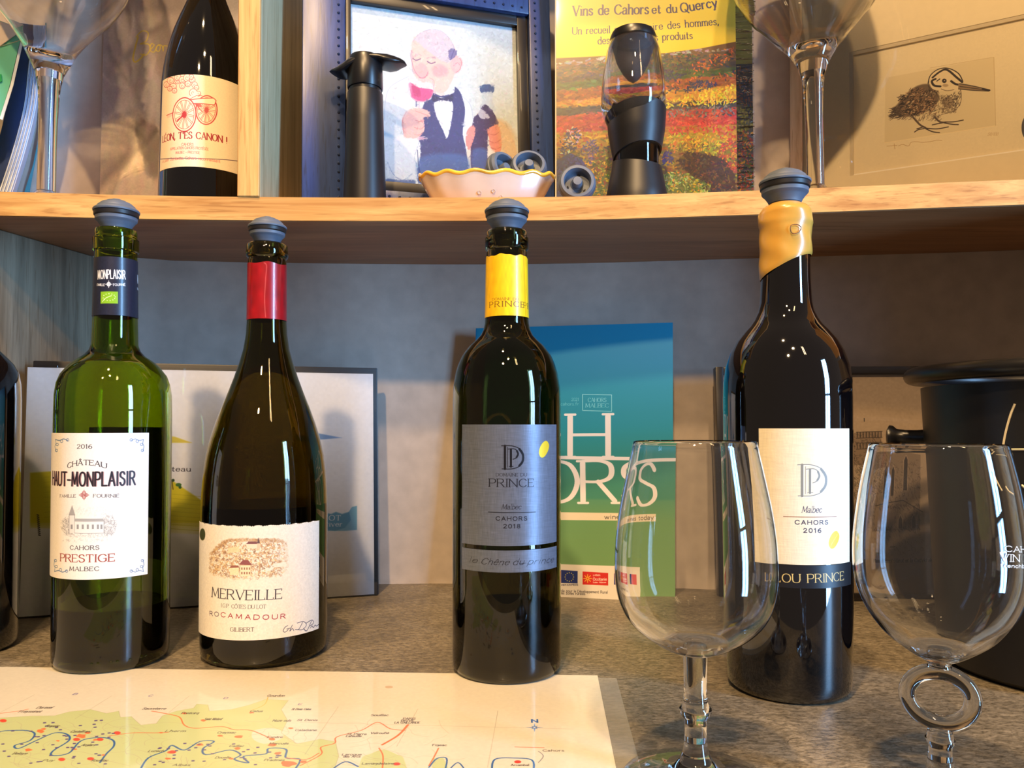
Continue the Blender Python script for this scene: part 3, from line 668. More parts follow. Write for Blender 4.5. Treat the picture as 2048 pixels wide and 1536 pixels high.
dk = (38, 32, 48); t.text('MERVEILLE', 424.5, 1193.5, 563, 19.5, dk, 'serif', yr=1197, wt=1.15); t.text('I.G.P. CÔTES DU LOT', 443, 1214, 531.5, 7.5, (92, 88, 92), 'serif', yr=1216.5, wt=1.3, gap=1.2)
t.text('RO', 420.5, 1230.8, 438, 8.5, (60, 40, 70), 'sans', yr=1232.6, wt=1.4, gap=4); t.text('CAMADOUR', 442.5, 1233, 570, 9, (140, 22, 42), 'sans', yr=1236.5, wt=1.5, gap=4.6)
t.text('GILIBERT', 461, 1262.5, 508, 8, (70, 64, 68), 'serif', wt=1.4, gap=1.9)
sg = (40, 44, 78)
for s_ in ([(575, 1251), (569, 1255), (566, 1262), (570, 1264), (576, 1259)], [(573, 1258), (580, 1256)], [(584, 1250), (579, 1262), (584, 1257), (587, 1261)], [(604, 1245), (597, 1258), (590, 1259)], [(594, 1246), (606, 1243), (612, 1250), (604, 1259), (594, 1259)], [(622, 1242), (613, 1261), (607, 1258)], [(612, 1246), (623, 1240), (626, 1246), (619, 1252)], [(620, 1256), (623, 1252), (626, 1255), (629, 1250), (632, 1252), (636, 1249)]): t.stroke(s_, 1.0, sg)
t.ell(406, 1069, 5.5, 12, (58, 66, 30)); t.ell(406, 1069, 5.5, 12, (150, 146, 120), w=.8)
rr = random.Random(3); jag = [rr.uniform(0, .0007) if i % 2 else 0 for i in range(141)]
o = c.mesh('front_label', t.mat(.6, bump=.25), b2, n=140, topf=lambda a: jag[int(round(a*140))]+.0004*math.sin(a*40)**2); o['label'] = 'white label with a torn top edge and a hillside village'
cc = Cyl(X2, Y2, .0147); cc.set(-PI, PI, cc.hit(540, 637)[1], cc.hit(540, 524)[1]); t = cc.tex('red_foil', 3000, (146, 14, 24)); t.noise(.07, 7, (1, 3))
t.stroke([(528, 526), (533, 532), (531, 560), (529, 600), (531, 634)], 2, (210, 110, 100), .6); t.stroke([(552, 560), (550, 590), (554, 620)], 1.6, (216, 120, 110), .5)
rl2 = rlookup(p2); o = cc.mesh('neck_foil', t.mat(.3, coat=.4), b2, off=.0003, rfun=rl2, n=72, topf=lambda a: .0006*math.sin(a*31)); o['label'] = 'torn-edged red foil'

# ---- bottle 3: bordeaux, grey label, yellow neck
R3 = .0370; X3, Y3 = front_edge(1013.5, 1373, R3)
h3 = [(461, 38), (465, 40.5), (474, 40.5), (476, 43.5), (498, 43.5), (502, 39.5), (507, 41), (632, 43.2), (648, 44.5), (660, 47), (672, 53), (682, 63), (692, 74), (712, 89), (730, 97), (747, 102), (778, 107), (810, 108.2), (850, 108.4), (1330, 108.4)]
p3 = profile(h3, Y3, 0); p3[0] = (R3, .012); p3 = [(min(r, R3), z) for r, z in p3]
b3 = make_bottle('dark olive straight-sided bottle with a silver-grey label and a bright yellow neck foil', X3, Y3, p3, DARK_GLASS, wine=.044)
c = Cyl(X3, Y3, R3+.0004); a0 = c.hit(925, 960)[0]; a1 = c.hit(1112, 960)[0]
def monogram(t, x0, y0, x1, y1, col, w=1.0, hl=None):
    W, Hh = x1-x0, y1-y0
    def pt(a, b): return (x0+W*a, y0+Hh*b)
    for off, cl in (((.02, .015), hl), ((0, 0), col)):
        if cl is None: continue
        q = lambda a, b: pt(a+off[0], b+off[1])
        t.stroke([q(0, 0), q(.45, 0), q(.80, .12), q(.97, .32), q(1, .52), q(.96, .7), q(.78, .9), q(.45, 1), q(.02, 1)], 1.6*w, cl)
        t.stroke([q(.80, .14), q(.94, .34), q(.97, .52), q(.93, .7), q(.8, .86)], 4.4*w, cl)
        t.stroke([q(.15, 0), q(.15, 1)], 4.6*w, cl, smooth=False); t.stroke([q(.27, .06), q(.27, .93)], 1.1*w, cl, smooth=False)
        t.stroke([q(.42, .15), q(.42, .90)], 4.2*w, cl, smooth=False); t.stroke([q(.34, .90), q(.52, .90)], 1.3*w, cl, smooth=False)
        t.stroke([q(.3, .14), q(.55, .13), q(.70, .22), q(.74, .38), q(.66, .52), q(.52, .58)], 1.6*w, cl); t.stroke([q(.69, .22), q(.74, .36), q(.67, .5)], 3.6*w, cl)
def seed(t, x0, y0, x1, y1, col):
    t.poly([(x0+(x1-x0)*a, y0+(y1-y0)*b) for a, b in ((.75, 0), (1, .25), (.9, .6), (.55, .95), (.2, 1), (0, .75), (.1, .4), (.4, .1))], col, smooth=True)
def linen(t, amp):
    t.noise(amp, 1.6, (1, 14)); t.noise(amp, 1.6, (14, 1))
c.set(a0, a1, c.hit(1018, 1092)[1], c.hit(1018, 849)[1]); t = c.tex('grey_linen_label', PPM, (104, 112, 130)); linen(t, .035)
bk = (24, 24, 32)
monogram(t, 1003, 892, 1047, 938, bk); t.text('DOMAINE DU', 992, 952.5, 1053, 6, bk, 'serif', wt=1.2); t.text('PRINCE', 979, 973.5, 1066, 16, bk, 'serif', wt=1.2, gap=2)
t.text('Malbec', 1003, 1018.5, 1041, 10, bk, 'serif', slant=.22, gap=1.5, wt=1.1); t.stroke([(977, 1024), (1070, 1024)], 1.3, bk); t.text('CAHORS', 992, 1040.5, 1053, 7.5, bk, 'bold', wt=1.9, gap=3.8); t.text('2018', 1007, 1056, 1039.5, 7.5, bk, 'bold', wt=1.8, gap=3.6)
seed(t, 1077, 882, 1097, 915, (236, 200, 44))
o = c.mesh('front_label', t.mat(.38, metal=.35, bump=.1), b3, n=50); o['label'] = 'silver-grey linen label with a black monogram'
c2 = Cyl(X3, Y3, R3+.0004); c2.set(a0, a1, c2.hit(1018, 1145)[1], c2.hit(1018, 1101)[1]); t = c2.tex('grey_lower_strip', PPM, (104, 112, 130)); linen(t, .035)
t.text('le', 939, 1124, 954, 11, bk, 'script', slant=.45, wt=1.15, yr=1126); t.text('Chêne', 962, 1128, 1016, 12, bk, 'script', slant=.5, wt=1.15, yr=1130); t.text('du', 1025, 1130, 1046, 12, bk, 'script', slant=.45, wt=1.15, yr=1129); t.text('prince', 1054, 1129, 1105, 12, bk, 'script', slant=.5, wt=1.15, yr=1124)
t.stroke([(1038, 1127), (1050, 1126)], .8, bk)
o = c2.mesh('lower_label_strip', t.mat(.38, metal=.35, bump=.1), b3, n=50); o['label'] = 'narrow grey strip with handwritten lettering'
cc = Cyl(X3, Y3, .0147); cc.set(-PI, PI, cc.hit(1015, 631)[1], cc.hit(1015, 508)[1]); t = cc.tex('yellow_foil', 4500, (240, 192, 20)); t.noise(.035, 6, (1, 4))
bn = (96, 62, 14); t.text('DOMAINE DU', 985, 601.5, 1036, 5, bn, 'serif', wt=1.3); t.text('PRINCE', 980, 615.5, 1047, 11, bn, 'serif', wt=1.5, gap=3.4)
cc.t0 = -PI-1.75; t.text('PRINCE', 980, 615.5, 1047, 11, bn, 'serif', wt=1.5, gap=3.4); cc.t0 = -PI; t.stroke([(1047, 508), (1049, 560), (1050, 631)], 1.6, (200, 150, 20), .8, smooth=False)
o = cc.mesh('neck_foil', t.mat(.38, coat=.2), b3, off=.0003, rfun=rlookup(p3), n=72, topf=lambda a: .0005*math.sin(a*37)+.0003*math.sin(a*80)); o['label'] = 'bright yellow foil with small lettering'

# ---- bottle 4: tall black bottle, wax neck
R4 = .0388; X4, Y4 = front_edge(1577.5, 1415, R4)
h4 = [(409, 36), (412, 44), (418, 49), (424, 51.5), (448, 52.5), (455, 50.5), (480, 50), (512, 50.5), (560, 51.5), (606, 53), (624, 57), (640, 65), (652, 74), (664, 86), (684, 103), (706, 115.5), (733, 125), (765, 129.6), (800, 130.6), (1000, 129.5), (1200, 127.8), (1385, 126)]
p4 = profile(h4, Y4, .357); p4 = [(r, z) for r, z in p4]; p4[0] = (.0378, .012)
b4 = make_bottle('tall black bottle with yellow wax on its neck and a plain cream label', X4, Y4, [(r-.0004 if z > .245 else r, z) for r, z in p4], BOTTLEBLACK, hollow=False)
c = Cyl(X4, Y4, R4+.0004); rl4 = rlookup(p4); a0 = c.hit(1519, 980)[0]; a1 = c.hit(1698, 980)[0]
c.set(a0, a1, c.hit(1608, 1130)[1], c.hit(1608, 857)[1]); t = c.tex('cream_linen_label', PPM, (226, 216, 190)); linen(t, .018)
monogram(t, 1595, 930, 1653, 992, (128, 130, 124), 1.15, (250, 246, 232)); t.text('Malbec', 1603, 1025, 1642, 12, (40, 38, 66), 'serif', slant=.22, gap=1.5, wt=1.1)  # pale offset copy of the monogram paints the emboss highlight
t.stroke([(1567, 1033), (1672, 1033)], 1.4, (130, 80, 60)); t.text('CAHORS', 1590, 1048.5, 1655, 8, (34, 30, 58), 'bold', wt=1.9, gap=3.8); t.text('2016', 1607, 1065, 1641.5, 8, (34, 30, 58), 'bold', wt=1.9, gap=3.6)
seed(t, 1657, 1062, 1678, 1097, (226, 184, 40))
for k in range(7): t.stroke([(1660+k*2.4, 1095-k*5), (1664+k*2.2, 1085-k*3)], .8, (244, 214, 110))
o = c.mesh('front_label', t.mat(.5, bump=.15), b4, n=50, rfun=rl4); o['label'] = 'cream linen label with a silver monogram and painted emboss highlight'
c2 = Cyl(X4, Y4, R4+.0002); c2.set(a0-.1, a1+.05, c2.hit(1608, 1177)[1], c2.hit(1608, 1131)[1]); t = c2.tex('black_gold_band', PPM, (20, 20, 26)); t.noise(.05, 3)
t.text('LOU PRINCE', 1550, 1163, 1687, 17, (214, 190, 120), 'serif', yr=1159.5, wt=1.3, gap=2)
o = c2.mesh('lower_label_band', t.mat(.4), b4, n=50, rfun=rl4); o['label'] = 'black band with gold capitals'
cw = Cyl(X4, Y4, .0165)
wv = []; n = 72
wax_prof = [q for q in p4[::-1] if q[1] > cw.hit(1580, 562)[1]]
zhi = cw.hit(1625, 508)[1]; zlo = cw.hit(1530, 556)[1]
vs = []; fs = []
ths = [2*PI*i/n for i in range(n)]
def waxlow(th):  # slanted dipped edge: low on the left, high on the right
    return zhi+(zlo-zhi)*(.5-.5*math.sin(th+.35))**1.15
rows = 26; ztop = wax_prof[0][1]
for j in range(rows+1):
    for th in ths:
        z = ztop+(waxlow(th)-ztop)*(j/rows); r = float(np.interp(z, [q[1] for q in p4], [q[0] for q in p4]))+.0003+(.0006 if 2 < j < rows else 0)+.00025*math.sin(th*3+z*400)
        vs.append((X4+r*math.sin(th), Y4-r*math.cos(th), z))
for j in range(rows):
    for i in range(n): k = j*n+i; k2 = j*n+(i+1) % n; fs.append((k, k+n, k2+n, k2))
i0 = len(vs)
for th in ths: vs.append((X4+.0102*math.sin(th), Y4-.0102*math.cos(th), ztop+.0006))
for i in range(n): fs.append((i, (i+1) % n, i0+(i+1) % n, i0+i))
WAX = pmat('yellow_wax', (198, 152, 66), .28, coat=.35, bump=.3, bscale=70, vary=.06)
WAX.node_tree.nodes['Principled BSDF'].inputs['Subsurface Weight'].default_value = .08
WAXO = o = frommesh('wax_seal', vs, fs, WAX, b4, True, None, 60); o['label'] = 'yellow sealing wax with a slanted lower edge'
chip = [at(x, y, Y4-.0185) for x, y in ((1581, 452), (1592, 449), (1601, 455), (1597, 464), (1588, 468), (1582, 464))]
chip = [Vector((X4+.0171*math.sin(cw.hit(x, y)[0]), Y4-.0171*math.cos(cw.hit(x, y)[0]), cw.hit(x, y)[1])) for x, y in catmull(((1581, 452), (1592, 449), (1601, 455), (1597, 464), (1588, 468), (1582, 464)), 3, True)]
tube('wax_crack', chip, .00028, pmat('crack_brown', (110, 70, 40), .6), WAXO, 6, True)

# ---- bottle 0: cut off at the left edge
R0 = .0380; X0, Y0 = -.4105, .578
p0 = [(R0, .012), (R0, .185), (R0-.0005, .197), (R0-.002, .205), (R0-.005, .212), (R0-.011, .219), (R0-.018, .226), (.0172, .233), (.0155, .243), (.0150, .262), (.0142, .290), (.0152, .292), (.0152, .300), (.0142, .3015), (.0138, .305)]
make_bottle('near-black bottle cut off by the left edge, in front of grey side panel', X0, Y0, p0, BOTTLEBLACK, hollow=False)

# ---- bottle on the shelf
RL = .0410; YL = .705; XL = at(413, 380, YL).x
hL = [(-110, 26), (-105, 28), (-96, 28), (-94, 30), (-70, 30), (-66, 29), (-20, 34), (0, 42), (16, 49), (40, 59), (69, 70), (103, 80), (130, 86), (150, 89), (180, 92), (372, 93)]
kk = YL/F/1.075; pL = [(min(h*kk, RL), H-(y-850)*YL/F-ZS1) for y, h in hL][::-1]; pL[0] = (RL, .012)
bL = make_bottle('black bottle with a red cannon on its cream label, standing on the shelf', XL, YL, pL, BOTTLEBLACK, hollow=False, z0=ZS1)
rlL = rlookup([(r, z+ZS1) for r, z in pL]); c = Cyl(XL, YL, RL+.0004); c.set(c.hit(324, 250)[0]-.12, c.hit(324, 250)[0]+2.5, c.hit(390, 333)[1], c.hit(390, 147)[1])
t = c.tex('cannon_label', PPM, (228, 212, 180)); t.noise(.012, 3)
rd = (178, 52, 60); lr = (206, 106, 100)
g = np.random.default_rng(2)
for (x, y, r) in ((329, 168, 6), (337, 160, 7), (343, 172, 7), (352, 160, 6), (352, 153, 7), (362, 158, 7), (362, 170, 6), (372, 154, 8), (374, 166, 6), (383, 158, 6), (346, 180, 5), (336, 176, 5), (388, 168, 6), (392, 174, 5), (385, 184, 8), (381, 152, 5), (396, 186, 5)):
    t.ell(x, y, r, r, (244, 214, 188)); t.ell(x, y, r, r, rd, w=.9)
    t.stroke([(x+r*.7*math.cos(k*.8)*(1-k/9), y+r*.7*math.sin(k*.8)*(1-k/9)) for k in range(9)], .8, lr)
t.poly([(374, 196), (392, 180), (396, 190), (380, 200)], (244, 222, 190)); t.stroke([(378, 197), (392, 190), (404, 190)], 1, rd)
def wheel(cx, cy, rx, ry, rot):
    t.ell(cx, cy, rx, ry, rd, w=2.2, rot=rot); t.ell(cx, cy, rx*.84, ry*.86, rd, w=.9, rot=rot); t.ell(cx, cy, rx*.2, ry*.2, rd, rot=rot)
    for k in range(12):
        a = k*PI/6+.1; x, y = math.cos(a), math.sin(a); q = lambda f, da: (cx+rx*f*math.cos(a+da)*math.cos(rot)-ry*f*math.sin(a+da)*math.sin(rot), cy+rx*f*math.cos(a+da)*math.sin(rot)+ry*f*math.sin(a+da)*math.cos(rot))
        t.stroke([q(.2, -.2), q(.84, -.06)], .8, rd, smooth=False); t.stroke([q(.2, .2), q(.84, .06)], .8, rd, smooth=False)
wheel(413, 219, 22, 29, .05)
t.poly([(376, 199), (428, 195), (433, 201), (430, 209), (378, 206)], (246, 220, 190)); t.stroke([(376, 199), (428, 195), (433, 200), (430, 209), (378, 206)], 1.6, rd, smooth=False); t.stroke([(392, 206), (398, 216), (404, 222)], 1.6, rd); t.poly([(388, 206), (400, 206), (404, 214), (392, 212)], rd, .8)
t.poly([(330, 230), (345, 224), (345, 230), (332, 236)], (236, 190, 168)); t.stroke([(330, 230), (345, 224), (352, 226)], 1, rd)
t.ell(367, 228, 24, 34, (242, 224, 190), .8); wheel(367, 228, 24, 34, .03); t.stroke([(352, 242), (364, 230)], 2.6, rd, smooth=False)
t.text('LÉON, T\'ES CANON !', 323, 285, 455, 13.5, (150, 30, 44), 'serif', yr=287, wt=1.7)
t.text('CAHORS', 362, 291, 386, 5.5, lr, 'sans', wt=1.4); t.text('APPELLATION CAHORS PROTÉGÉE', 339, 300.5, 417, 5, lr, 'sans', wt=1.4); t.text('MALBEC - PRESTIGE', 350, 307.5, 399, 5, lr, 'sans', wt=1.4)
t.stroke([(318, 318), (350, 316), (400, 316.5), (450, 319), (478, 322)], .8, (110, 90, 100)); t.text('à Léon Gambetta, Cahors reconnaissant', 324, 325.5, 441, 6, (190, 90, 90), 'sans', wt=1.1, gap=1.2)
o = c.mesh('front_label', t.mat(.5, bump=.1), bL, n=60, rfun=rlL); o['label'] = 'cream label with a red line drawing of a cannon'

# ------------------------------------------------------------------ vacuum stoppers
def make_stopper():
    s = thing('bottle_stopper', 'x', 'stopper')
    cap = lathe('cap', [(0, .0222), (.003, .0221), (.0036, .0212), (.006, .0206), (.0066, .0208), (.0095, .0190), (.0100, .0192), (.0125, .0170), (.0130, .0160), (.0150, .0146), (.0156, .0136), (.0154, .0126), (.0146, .0124), (0, .0124)], RUBBER, s, 48, angle=28)
    o = lathe('seal_ring', [(0, .01235), (.0146, .01235), (.0150, .0120), (.0148, .0096), (.0140, .0088), (0, .0088)], BLACKRUB, s, 48); o['label'] = 'black ring under the cap'
    lathe('plug', [(0, .0087), (.0141, .0087), (.0139, .0066), (.0130, .0056), (.0124, .0052), (.0120, .0046), (.0106, .0026), (.0098, .0010), (.0096, .0004), (.0090, .0002), (.0086, -.0060), (.0080, -.0075), (.0086, -.0090), (.0078, -.0170), (0, -.0170)], RUBBER, s, 48, angle=28)
    return s
st0 = make_stopper()
def copy_tree(src):
    r = src.copy(); COL.objects.link(r)
    for ch in list(src.children):
        q = ch.copy(); COL.objects.link(q); q.parent = r
        for g_ in ch.children: w_ = g_.copy(); COL.objects.link(w_); w_.parent = q
    return r
spots = [(X1, Y1, p1[-1][1], .99, 'grey rubber stopper in the neck of the green bottle', 20), (X2, Y2, p2[-1][1], .90, 'grey rubber stopper in the neck of the red-foiled bottle', 75),
         (X3, Y3, p3[-1][1], .99, 'grey rubber stopper in the neck of the yellow-foiled bottle', 10), (X4, Y4, p4[-1][1]+.0004, 1.04, 'grey rubber stopper on top of the yellow waxed bottle', 140)]
for i, (x, y, z, sc, lb, rz) in enumerate(spots):
    s = st0 if i == 0 else copy_tree(st0); s.location = (x, y, z+.0004); s.scale = (sc, sc, sc); s.rotation_euler = (0, 0, math.radians(rz)); s['label'] = lb; s['group'] = 'grey stoppers closing the wine bottles'

# ------------------------------------------------------------------ map lying on the worktop
TR = onz(1195, 1352, 0); TL_ = onz(0, 1334.5, 0); dirx = (TR-TL_).normalized(); diry = Vector((-dirx.y, dirx.x, 0))
mbl = TR-dirx*.60-diry*.185; mbr = TR-diry*.185
mp = Panel((mbl.x, mbl.y, .0001), (mbr.x, mbr.y, .0001), .185, 90)
t = Tex('wine_map_print', mp.M, .60, .185, 3600, (224, 216, 198)); t.noise(.01, 5)
def mpt(z): return [(x/3.2, 1320+y/3.2) for x, y in z]
def mpt2(z): return [(600+x/3.103, 1320+y/3.103) for x, y in z]
def ml(pts, mm, col, al=1, smooth=True):
    pts = catmull(pts, 5) if smooth and len(pts) > 2 else pts; t.line([t.P(*p) for p in pts], mm*3.6, col, al, .6)
gx = (196, 206, 150)
g1 = [(-160, 1450), (0, 1437), (60, 1433)]+mpt([(350, 360), (440, 335), (580, 320), (680, 345), (760, 330), (770, 370), (840, 365), (900, 420), (1000, 410), (1040, 360), (1130, 330), (1240, 310), (1260, 285), (1330, 290), (1340, 330), (1480, 320), (1600, 290), (1700, 255), (1845, 262), (1800, 320), (1840, 390), (1800, 470), (1900, 540), (2048, 510)])+mpt2([(220, 510), (240, 600), (200, 720)])+[(640, 1600), (-300, 1600)]
t.poly(g1, gx); t.poly(mpt2([(380, 620), (440, 585), (520, 560), (600, 590), (645, 620), (650, 760), (380, 760)]), gx, smooth=True); t.poly(mpt2([(820, 615), (890, 610), (930, 700), (820, 700)]), gx)
t.poly(mpt([(1620, 460), (1700, 440), (1790, 450), (1810, 500), (1700, 540), (1620, 510)]), (224, 216, 198), smooth=True)
ml(g1[:28]+g1[28:-2], .22, (150, 156, 120), .8, False)
g = np.random.default_rng(11)
for i in range(150):   # small roads
    x = g.uniform(-60, 640) if i < 110 else g.uniform(640, 900); y = g.uniform(1440, 1560); a = g.uniform(0, 6.3); pts = [(x, y)]
    if i >= 110 and y < 1450: continue
    for k in range(4): a += g.uniform(-.8, .8); x += 18*math.cos(a); y += 7*math.sin(a); pts.append((x, y))
    ml(pts, .2, (176, 160, 140), .7)
for zs in ([(0, 340), (220, 225)], [(480, 380), (718, 230)], [(1080, 340), (1212, 232)]): ml(mpt(zs), .2, (150, 140, 120), .8)
for zs in ([(30, 590), (238, 293)], [(600, 540), (732, 306)], [(1165, 670), (1228, 318)], [(0, 390), (1700, 432)]): ml(mpt2(zs), .2, (150, 140, 120), .8)
rv = (50, 96, 160)
ml(mpt([(-200, 500), (0, 462), (60, 455), (170, 455), (222, 475), (190, 520), (95, 550), (120, 570), (230, 520), (350, 470), (430, 480), (440, 520), (340, 585), (335, 615), (440, 600), (520, 520), (640, 500), (720, 515), (728, 555), (680, 605), (640, 660)]), .95, rv)
ml(mpt([(900, 700), (950, 630), (1060, 585), (1100, 550), (1180, 580), (1280, 525), (1370, 525), (1300, 570), (1320, 610), (1470, 580), (1540, 610), (1500, 640), (1590, 662), (1560, 620), (1700, 605), (1720, 570), (1830, 575), (1830, 630), (1920, 640), (1890, 700)]), .95, rv)
ml(mpt2([(190, 690), (280, 635), (360, 665)]), .9, rv); ml(mpt2([(1190, 690), (1210, 620), (1330, 612), (1440, 625), (1450, 690)]), .9, rv); ml(mpt2([(800, 670), (850, 615), (910, 615), (900, 690)]), .8, rv); ml(mpt2([(930, 680), (980, 640), (1020, 680)]), .7, rv)
rd = (222, 116, 70)
for zs in (mpt([(970, 330), (1080, 350), (1150, 370), (1180, 420), (1250, 440), (1420, 430), (1500, 450), (1610, 455), (1740, 510)]), mpt2([(0, 660), (130, 590), (130, 545), (215, 520), (230, 480), (380, 440), (480, 390), (560, 430), (650, 440)]), mpt2([(490, 550), (515, 600), (510, 690)]), mpt([(700, 490), (850, 470), (1000, 470), (1080, 465)]), mpt([(0, 345), (120, 330), (180, 318)]), mpt([(1830, 630), (1960, 640), (2040, 600)]), mpt2([(800, 660), (835, 600), (860, 550)])): ml(zs, .7, rd)
ml(mpt2([(510, 530), (610, 470), (670, 405)]), 1.3, (226, 110, 50)); ml(mpt([(1600, 330), (1690, 290), (1715, 240)]), .5, (220, 180, 80)); ml(mpt2([(1480, 640), (1510, 600), (1480, 570)]), .4, (120, 120, 130))
oc = (232, 120, 72)
for i, (x, y, r) in enumerate(((260, 460, 14), (280, 445, 8), (370, 520, 7), (520, 490, 18), (560, 470, 9), (180, 580, 12), (480, 575, 6), (1030, 468, 6), (1300, 390, 9), (1410, 488, 9), (1530, 495, 14), (1520, 570, 10), (1610, 340, 8), (1180, 345, 9), (1090, 595, 12), (1075, 635, 10), (1280, 545, 12), (1740, 510, 10), (1745, 548, 14), (1780, 600, 12), (1480, 635, 9), (1860, 440, 8), (1840, 670, 26), (1940, 655, 12), (610, 515, 8), (660, 612, 6))):
    n = 9; t.poly([(a_/3.2, 1320+b_/3.2) for a_, b_ in [(x+r*1.9*g.uniform(.7, 1.3)*math.cos(k*2*PI/n), y+r*.7*g.uniform(.7, 1.3)*math.sin(k*2*PI/n)) for k in range(n)]], oc, smooth=True)
for x, y in ((20, 392), (490, 512), (750, 470), (395, 640), (580, 636), (640, 512), (1105, 592)): t.ell(x/3.2, 1320+y/3.2, 7, 3.2, (226, 80, 56))
for x, y in ((600, 648), (1350, 635)): t.ell(600+x/3.1, 1320+y/3.1, 7, 3, (226, 70, 56))
for i in range(95):
    x, y = (g.uniform(-40, 240), g.uniform(1436, 1530)) if i < 62 else (g.uniform(300, 560), g.uniform(1485, 1530)); t.poly([(x, y), (x+6, y-.4), (x+6, y+1.8), (x, y+2.2)], (88, 70, 130))
tx = (70, 60, 56)
for s_, x, y, w in (('Duravel', 72, 1418, 30), ('Frayssinet', 36, 1426, 44), ('Sauveterre', 284, 1420, 46), ('Pontcirq', 362, 1429, 34), ('Saint Médard', 408, 1441, 34), ('Catus', 500, 1425, 24), ('Gourdon', 534, 1394, 34), ('St Denis Catus', 583, 1421, 38), ('St Denis', 594, 1443, 40), ('Calamane', 590, 1463, 42), ('Nuzejouls', 545, 1444, 36), ('Crayssac', 434, 1468, 36), ('Lherm', 330, 1465, 40), ('Espère', 534, 1477, 30), ('Mercuès', 538, 1490, 38), ('Caillac', 458, 1495, 28), ('Douelle', 430, 1518, 30), ('Luzech', 296, 1505, 30), ('Albas', 345, 1533, 34), ('Prayssac', 90, 1455, 26), ('Castelfranc', 140, 1466, 40), ('Anglars', 162, 1493, 26), ('Belaye', 24, 1510, 28), ('Puy', 84, 1524, 22), ('Rouffiac', 182, 1524, 32), ('Pradines', 528, 1523, 40)):
    t.text(s_, x, y, x+w, 3.6, tx, 'light', wt=1.3, al=.9)
for s_, x, y, w in (('Souillac', 742, 1433, 34), ('PARIS', 806, 1440, 24), ('BRIVE', 802, 1444, 26), ('LA GAILLARDE', 789, 1448, 50), ('Valroufié', 741, 1469, 36), ('St Pierre', 694, 1471, 38), ('Lafeuille', 692, 1475, 30), ('Laroque', 684, 1512, 38), ('des Arcs', 686, 1516, 34), ('Lamagdelaine', 724, 1530, 64), ('Figeac', 865, 1493, 28), ('Cahors', 1086, 1504, 42), ('Arcambal', 1022, 1533, 36)):
    t.text(s_, x, y, x+w, 3.6, tx, 'light', wt=1.4, al=.95)
for s_, x, y in (('B', 145, 1390.5), ('C', 296, 1394), ('D', 447, 1398.5), ('E', 596, 1411)): t.text(s_, x, y, x+7, 3, (90, 80, 150), 'sans')
t.text('N', 1064, 1446, 1075, 6, (40, 84, 160), 'bold'); cs = (40, 84, 160)
for a_ in range(8):
    L_ = 17 if a_ % 2 == 0 else 9; an = a_*PI/4; cx, cy = 1069, 1456
    t.poly([(cx+L_*math.cos(an), cy+L_*.5*math.sin(an)), (cx+3*math.cos(an+.5), cy+1.5*math.sin(an+.5)), (cx+3*math.cos(an-.5), cy+1.5*math.sin(an-.5))], cs)
ml([(1030, 1495), (1088, 1496.5)], .6, (226, 120, 90)); t.ell(778, 1375, 8, 2.6, (190, 150, 110), .6)
mo = mp.sheet('map_sheet', 0, .60, 0, .185, .0003, t.mat(.35, coat=.6), None, th=.0003, n=4)
mt = tag(mo, 'laminated paper wine-region map lying flat at the worktop front under the bottles', 'map')
LAM = pmat('laminate_film', (190, 186, 176), .3); LAM.node_tree.nodes['Principled BSDF'].inputs['Alpha'].default_value = .28
lam = mp.slab('laminate_margin', .6001, .612, 0, .180, .0, .0003, LAM, mt); lam['label'] = 'clear plastic margin'

# ------------------------------------------------------------------ display book with landscape page, behind the left bottles
ab = Panel(onz(35, 1238), onz(757, 1191), .22, 4)
al_ = thing('display_album', 'black display album with a clear-sleeved vineyard poster, leaning behind the left bottles', 'album', ab.o)
uR, vT = ab.M(757, 900)[0], ab.M(400, 727)[1]
ab.slab('back_cover', .004, uR, .0, vT, -.010, -.004, pmat('album_black', (24, 24, 28), .4), al_, .0012)
u0, v0 = .001, .0015; u1 = ab.M(747, 900)[0]; v1 = ab.M(400, 741)[1]
class Off:
    def __init__(s, p, u, v): s.p, s.u, s.v = p, u, v
    def M(s, x, y): a, b = s.p.M(x, y); return a-s.u, b-s.v
t = Tex('hillside_poster', Off(ab, u0, v0).M, u1-u0, v1-v0, 3000, (244, 242, 244)); t.noise(.008, 6)
yl = (222, 208, 40)
t.poly([(60, 946), (120, 942), (180, 930), (300, 950), (345, 962), (410, 1006), (420, 1070), (300, 1064), (60, 1056)], yl, .95, soft=3)
for k in range(9): t.poly([(40, 1046+k*5), (430, 1046+k*6), (430, 1100), (40, 1100)], (244, 242, 244), .28, soft=3)
for k in range(9): t.stroke([(300+k*4, 985+k*9), (420, 995+k*8.5)], 1, (190, 178, 40), .7); t.stroke([(88, 955+k*10), (104, 954+k*10)], 1, (190, 178, 40), .7)
t.poly([(330, 872), (350, 874), (384, 886), (330, 886)], (228, 206, 70), .9, soft=2)
t.text('coteau', 322, 943, 381, 9, (40, 34, 44), 'serif', wt=1.6); t.stroke([(344, 962), (346, 979)], 1.6, (90, 70, 40)); t.ell(357, 970, 6, 3.5, (70, 120, 60)); t.ell(360, 975, 3, 3, (60, 100, 50)); t.ell(346, 961, 3, 3, (50, 80, 50))
for k in range(5): t.stroke([(417, 902+k*6), (417, 905+k*6)], 1.6, (60, 70, 90))
for k in range(11): t.stroke([(74+k*.3, 1030+k*4), (77+k*.3, 1031+k*4)], 2.2, (50, 46, 60))
t.poly([(610, 868), (636, 867), (684, 876), (636, 880), (610, 880)], (120, 160, 210), .9, soft=2)
